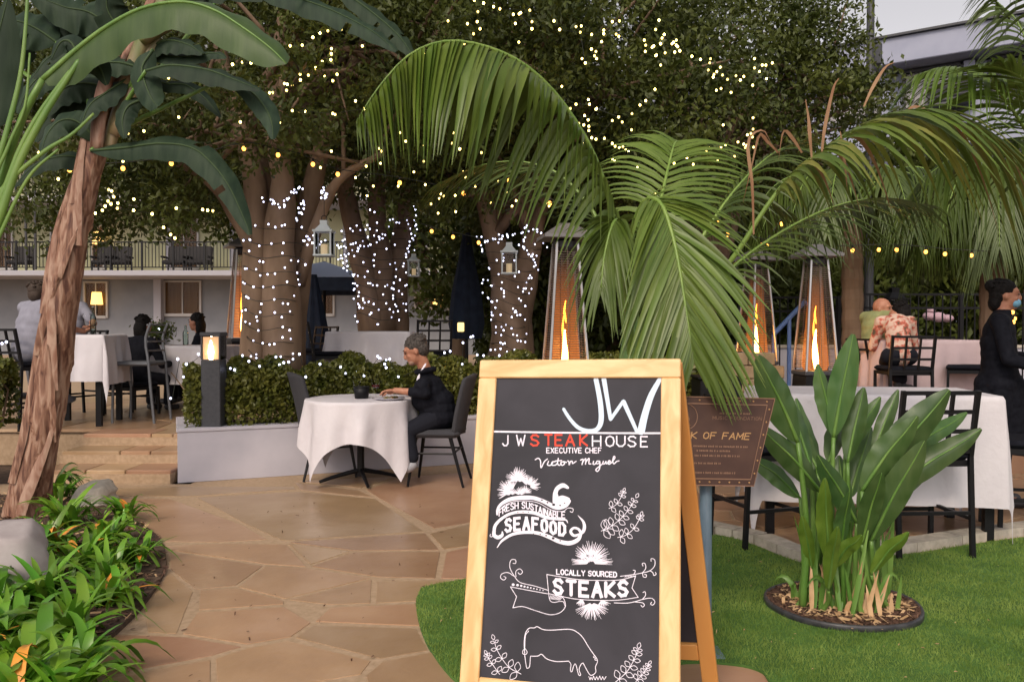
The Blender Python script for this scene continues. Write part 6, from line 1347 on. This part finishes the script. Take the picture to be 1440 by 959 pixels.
# strappy clumps in the left bed
def strap_meshes():
    out = []
    for i in range(7):
        L = [.34,.42,.30,.38,.26,.46,.33][i]; dr = [.55,.75,.35,.95,.25,1.1,.6][i]; w = [.017,.019,.016,.020,.014,.018,.019][i]
        V, F = strip(np.array([0,0,0.]), np.array([0,.55+.12*i % .3,1.0]), L, w, dr, segs=8, fold=.22, side=np.array([0,-.9,.5])); o = meshnp('leaf', V, F, L_strap, None, True); out.append(o.data); bpy.data.objects.remove(o)
    return out
SM = strap_meshes(); SMO = []
for me in SM[:3]:
    m2 = me.copy(); m2.materials[0] = M_orange; SMO.append(m2)
spots = [(30,800),(95,740),(150,765),(190,790),(120,800),(60,850),(150,850),(20,900),(95,905),(40,955),(110,960),(175,730),(85,700),(5,860),(150,815),(75,775),(20,1000),(90,1000)]
rs = random.Random(12)
desc = ['left of the grey boulder','below the leaning trunk','at the back of the bed under the trunk','at the bed edge nearest the stepping stones','in the middle of the left bed','right below the boulder','at the bed edge facing the sandstone path','at the left picture edge, mid height','low in the bed with orange dead leaves','at the bottom left corner','at the bottom edge beside the path','near the path at the back curve of the bed','behind the boulder beside the trunk foot','at the left edge under the boulder','between trunk and path edge','just right of the boulder','below the bottom left corner','at the bottom edge left of the path']
for i, (x, y) in enumerate(spots):
    p = G(x, y, .02); t = thing('strappy_plant', 'clump of green strap leaves '+desc[i], 'plant', (p.x,p.y,.018), 0, 'strap leaved clumps in the left bed')
    for k in range(34):
        me = SMO[rs.randrange(3)] if rs.random() < .045 else SM[rs.randrange(7)]; o = bpy.data.objects.new('leaf', me); col.objects.link(o); o.parent = t
        a = rs.uniform(0,6.28); s_ = rs.uniform(1.0,1.65)*(.8 if x > 140 else 1); o.rotation_euler = (rs.uniform(-.35,.35), rs.uniform(-.15,.15), a); o.location = (rs.uniform(-.05,.05), rs.uniform(-.05,.05), 0); o.scale = (s_*.98, s_, s_)
sk = thing('spiky_plant', 'thin dark spiky plant arching over the steps beside the trunk', 'plant', (W(75,690,6.6).x,6.6,.02))
for k in range(16):
    a = rs.uniform(-2.6,.4)+1.2; V, F = strip(np.array([0,0,0.]), np.array([math.cos(a)*.6, math.sin(a)*.4-.2, 1.0]), rs.uniform(.4,.75), .012, rs.uniform(.5,1.1), segs=8, side=np.array([0,-1,.2])); meshnp('leaf', V, F, L_palmd, sk, True)

# ================================================================== STRING LIGHTS
bulb_me = {}
def bulbs(par, pts, m, r_=.011, name='bulb'):
    key = (m.name, round(r_,4))
    if key not in bulb_me:
        b = MB(); b.ell((0,0,0), (r_,r_,r_*1.15), nu=7, nv=5); o = b.build(name, m, None, True); bulb_me[key] = o.data; bpy.data.objects.remove(o)
    pr = np.array(par.location)
    for p in pts:
        o = bpy.data.objects.new(name, bulb_me[key]); col.objects.link(o); o.parent = par; o.location = tuple(np.array(p)-pr)
def wrap(label, base, prof, turns, n, m, Yc, r_=.011, seed=0, jit=.05, extra=()):
    """lights spiralling round a trunk; prof: list (py, px_left, px_right)"""
    rs = random.Random(seed); t = thing('string_lights', label, 'string lights', base); pts = []
    pys = [p[0] for p in prof]
    def at(f, a):
        py = pys[0]+(pys[-1]-pys[0])*f; l = np.interp(-py, [-q for q in pys], [p[1] for p in prof]); r = np.interp(-py, [-q for q in pys], [p[2] for p in prof])
        c = W((l+r)/2, py, Yc); rad = (r-l)/2*Yc/FPX; q_ = (a/math.pi) % 2; cx_ = 1-2*q_ if q_ < 1 else 2*q_-3; sx_ = math.sqrt(max(0,1-cx_*cx_))*(1 if q_ < 1 else -1); return np.array([c.x+rad*cx_, c.y-rad*.9*sx_, c.z+.03*math.sin(a*2+seed)])
    N = n*5; path = [at(i/(N-1), i/(N-1)*turns*2*math.pi+.3*math.sin(i*.13)) for i in range(N)]
    b = MB(); b.tube(np.array(path)[::2]-np.array(base), .004, 4); b.build('cord', M_cord, t)
    for i in range(n):
        p = path[i*5+rs.randint(0,4)]; pts.append(p+np.array([rs.uniform(-jit,jit)*.6, -.012, rs.uniform(-jit,jit)]))
    for s_ in extra:
        q = spline([np.array(W(*c)) for c in s_], max(4,len(s_)*4)); b = MB(); b.tube(q-np.array(base), .004, 4); b.build('cord', M_cord, t)
        for p in q: pts.append(p+np.array([rs.uniform(-.03,.03),-.01,rs.uniform(-.03,.03)]))
    bulbs(t, pts, m, r_); return t
wrap('cool white lights spiralled round the big trunk behind the bollard lamp', (bA[0],bA[1],.33), [(505,352,418),(470,346,418),(400,342,420),(350,344,430),(320,344,440)], 9.5, 125, M_bulbw, 8.75, .0088, 1, .05,
     [[(372,282,8.5),(385,286,8.5),(398,292,8.5),(405,282,8.5),(415,270,8.5),(424,264,8.5)],[(418,310,8.5),(424,292,8.5),(426,286,8.5)],[(452,268,8.5),(457,272,8.5),(455,281,8.5)],[(424,340,8.6),(436,334,8.6),(443,340,8.6),(470,340,8.8),(482,350,9.5),(505,338,10.5),(538,330,11.5)]])
wrap('cool white lights wrapped thickly round the second trunk', (bB[0],bB[1],.33), [(450,504,566),(400,494,572),(360,482,580),(330,480,585),(300,520,590)], 11, 160, M_bulbw, 12.0, .0105, 2, .10,
     [[(500,450,11.6),(505,415,11.6),(494,385,11.6),(478,366,11.6),(490,355,11.6),(515,348,11.6),(540,335,11.6)],[(560,440,11.6),(552,400,11.6),(570,360,11.6),(583,330,11.6),(585,300,11.6),(580,285,11.6)]])
wrap('cool white lights wrapped round the third trunk left of the nearest heater', (bC[0],bC[1],.33), [(492,690,742),(440,688,738),(390,678,750),(360,674,760),(335,672,770)], 10, 140, M_bulbw, 10.9, .010, 3, .10,
     [[(672,335,10.6),(690,340,10.6),(705,332,10.6),(725,330,10.6),(745,320,10.6),(760,330,10.6)],[(742,322,10.5),(735,345,10.5),(748,362,10.5),(755,380,10.5)]])
# lights in the front hedge
hl = thing('string_lights', 'cool white lights scattered over the front hedge', 'string lights', (pA.x,pA.y,.45)); rs = random.Random(9); pts = []
for px, py in ((279,498),(302,508),(313,516),(300,526),(324,518),(341,500),(250,505),(262,512),(330,520),(258,530),(240,560),(388,502),(393,513),(399,510),(406,509),(450,512),(479,516),(486,525),(500,523),(512,528),(533,503),(531,501),(535,504),(543,506),(541,512),(543,517),(548,505),(625,496),(633,494),(651,482),(662,474),(665,473),(671,499),(680,500),(690,492),(702,500),(650,512),(560,530),(430,530),(365,515),(350,508),(412,505),(421,498)):
    pts.append(W(px, py, (PW @ Vector((0,.12,0))).y+ (px-250)*.0026))
q = sorted(pts, key=lambda p: p.x); b = MB(); b.tube([p-Vector((pA.x,pA.y,.45))+Vector((0,.03,-.02)) for p in q], .003, 4); b.build('cord', M_cord, hl); bulbs(hl, pts, M_bulbw, .0105)
hy = thing('string_lights', 'two lines of small white lights at the far left shrub', 'string lights', (-4.6,7.3,1)); pts = [W(3,483,7.3), W(9,481,7.3), W(-6,485,7.3)]; b = MB(); b.tube([p-Vector((-4.6,7.3,1)) for p in pts[::-1] if 1][:3], .003, 4); b.build('cord', M_cord, hy); bulbs(hy, pts, M_bulbw, .011)
# warm fairy lights woven into the crowns: spots seen in the photograph
warm = {'warm fairy lights clustered in the crown left of the big wrapped trunk': (8.0, [(7,55),(2,45),(37,74),(180,188),(186,208),(193,206),(153,267),(160,277),(156,287),(152,283),(148,290),(144,296),(165,293),(188,296),(214,301),(285,295),(292,296),(80,320),(173,227),(327,91),(341,88),(353,89),(237,110),(256,111),(393,173),(338,172),(379,131),(400,118),(82,252),(55,215),(18,193),(38,194),(240,330),(246,335),(230,320),(248,293)]),
 'warm fairy lights in the dark crown behind the arching frond': (8.3, [(408,65),(425,64),(440,53),(450,47),(461,44),(480,42),(466,69),(466,77),(422,105),(411,120),(404,119),(468,114),(474,105),(444,96),(468,160),(411,156),(513,153),(562,187),(637,187),(677,215),(588,81),(603,81),(662,61),(536,213),(515,234),(466,213),(636,202),(620,147),(632,147),(596,204),(590,130),(630,30),(672,17),(667,1),(694,10),(703,13),(730,20),(671,31),(675,41),(748,31),(748,41),(680,5),(745,15)]),
 'warm fairy lights in the crown above the middle frond': (8.6, [(779,30),(787,42),(810,38),(816,46),(832,49),(849,43),(849,48),(846,59),(838,73),(836,79),(861,31),(871,30),(823,89),(922,42),(934,49),(931,54),(929,62),(906,57),(908,64),(917,67),(923,78),(929,92),(945,62),(951,57),(951,64),(956,72),(953,66),(947,60),(921,126),(900,148),(908,142)]),
 'warm fairy lights in a cluster just right of the arching frond': (8.9, [(790,122),(775,127),(810,147),(829,147),(838,154),(822,163),(827,169),(806,168),(814,174),(821,176),(828,178),(828,184),(816,185),(832,194),(823,191),(870,165),(875,172),(861,170),(888,183),(861,202),(865,206),(871,208),(876,207),(884,212),(880,211),(839,153),(802,153),(850,195),(838,196)]),
 'warm fairy lights strung along the right side of the dark crown': (9.2, [(998,89),(1013,95),(996,99),(1004,105),(1016,106),(1023,112),(1041,113),(1046,108),(1003,109),(1072,92),(1077,92),(1068,101),(1086,89),(1061,83),(1078,111),(1059,166),(1059,182),(1051,190),(1058,193),(1046,203),(1048,208),(1020,204),(1014,207),(998,208),(994,213),(1033,220),(1009,227),(1017,176),(965,206),(948,226),(951,232),(939,208),(935,263),(938,268),(948,230),(966,222),(985,84),(1035,107),(1050,205),(1056,188)]),
 'warm fairy lights low in the crown between second and third trunks': (9.6, [(582,242),(620,273),(624,276),(606,287),(641,298),(616,300),(598,260),(640,275),(560,262),(700,255),(712,270),(668,262),(655,250),(690,285),(720,290),(772,290),(768,286),(535,230),(525,262),(500,250)])}
wi = 0
for lab, (Yw, pp_) in warm.items():
    o0 = W(pp_[0][0], pp_[0][1], Yw); t = thing('fairy_lights', lab, 'string lights', o0); rs = random.Random(wi); wi += 1
    pts = [W(x, y, Yw-.9-rs.uniform(0,.35)) for x, y in pp_]; rest = list(pts); ch = [rest.pop(0)]; b = MB()
    while rest:
        k = min(range(len(rest)), key=lambda j: (rest[j]-ch[-1]).length); q = rest.pop(k)
        if (q-ch[-1]).length > .35: b.tube([p-o0 for p in ch]+[ch[-1]-o0+Vector((0,.3,.02))], .002, 4); ch = [q]
        else: ch.append(q)
    b.tube([p-o0 for p in ch]+[ch[-1]-o0+Vector((0,.3,.02))], .002, 4); b.build('cord', M_cord, t)
    extra = []
    for p in pts:
        for _ in range(rs.choice((0,0,0,1,1))): extra.append(p+Vector((rs.gauss(0,.10),rs.uniform(0,.4),rs.gauss(0,.08))))
    bulbs(t, pts+extra, M_bulby, .0105)
# café strings with larger amber bulbs
def cafe(label, pp_, drop=.05, r_=.026):
    o0 = W(*pp_[0]); t = thing('cafe_lights', label, 'string lights', o0); P_ = [W(*p)+Vector((0,0,.06)) for p in pp_]; a = P_[0]-(P_[1]-P_[0])*.6; z = P_[-1]+(P_[-1]-P_[-2])*.6
    path = spline([a]+P_+[z], len(P_)*8); b = MB(); b.tube(path-np.array(o0), .005, 5); b.build('cord', M_cord, t)
    sb = MB()
    for p in P_: sb.tube([p-o0, p-o0-Vector((0,0,.035))], .010, 6)
    sb.build('sockets', M_black, t); bulbs(t, [p-Vector((0,0,.055)) for p in P_], M_bulbo, r_)
cafe('amber bulb string crossing in front of the leaning trunk at left', [(20,236,7.3),(98,240,7.3),(173,238,7.4),(241,231,7.5),(275,228,7.6),(343,210,7.7),(391,219,7.8)], r_=.020)
cafe('amber bulb string hanging across the centre crown behind the frond', [(440,232,8.3),(475,246,8.3),(562,258,8.3),(652,273,8.3),(716,255,8.3),(773,287,8.3)], r_=.021)
cafe('three amber bulbs low between the second and third lit trunks', [(607,326,9.3),(637,334,9.3),(673,342,9.3)], r_=.020)
cafe('amber bulb string seen through the palm right of the front frond', [(1011,313,7.5),(1023,331,7.5),(1072,345,7.5),(1081,343,7.5),(1099,316,7.5)], r_=.018)
cafe('amber bulb string over the blush table at right', [(1199,353,8.8),(1236,352,8.8),(1261,352,8.8),(1302,355,8.8),(1329,358,8.8),(1366,360,8.8)], r_=.020)
cafe('warm bulbs glinting beside the waiter at the right edge', [(1424,440,7.0),(1427,449,7.0),(1425,454,7.0)], r_=.016)
sl_ = thing('twin_wall_lights', 'two warm lights low in the gloom between stool and third trunk', 'lamp', W(648,460,12.6)); MB().box((0,0,0), (.10,.05,.14), bev=.01).build('lit_panel', emat('yellow_panel', (1,.75,.3), 2.5), sl_); MB().box((0,.04,0), (.14,.03,.18)).build('back_plate', M_black, sl_)
bpy.context.view_layer.update()
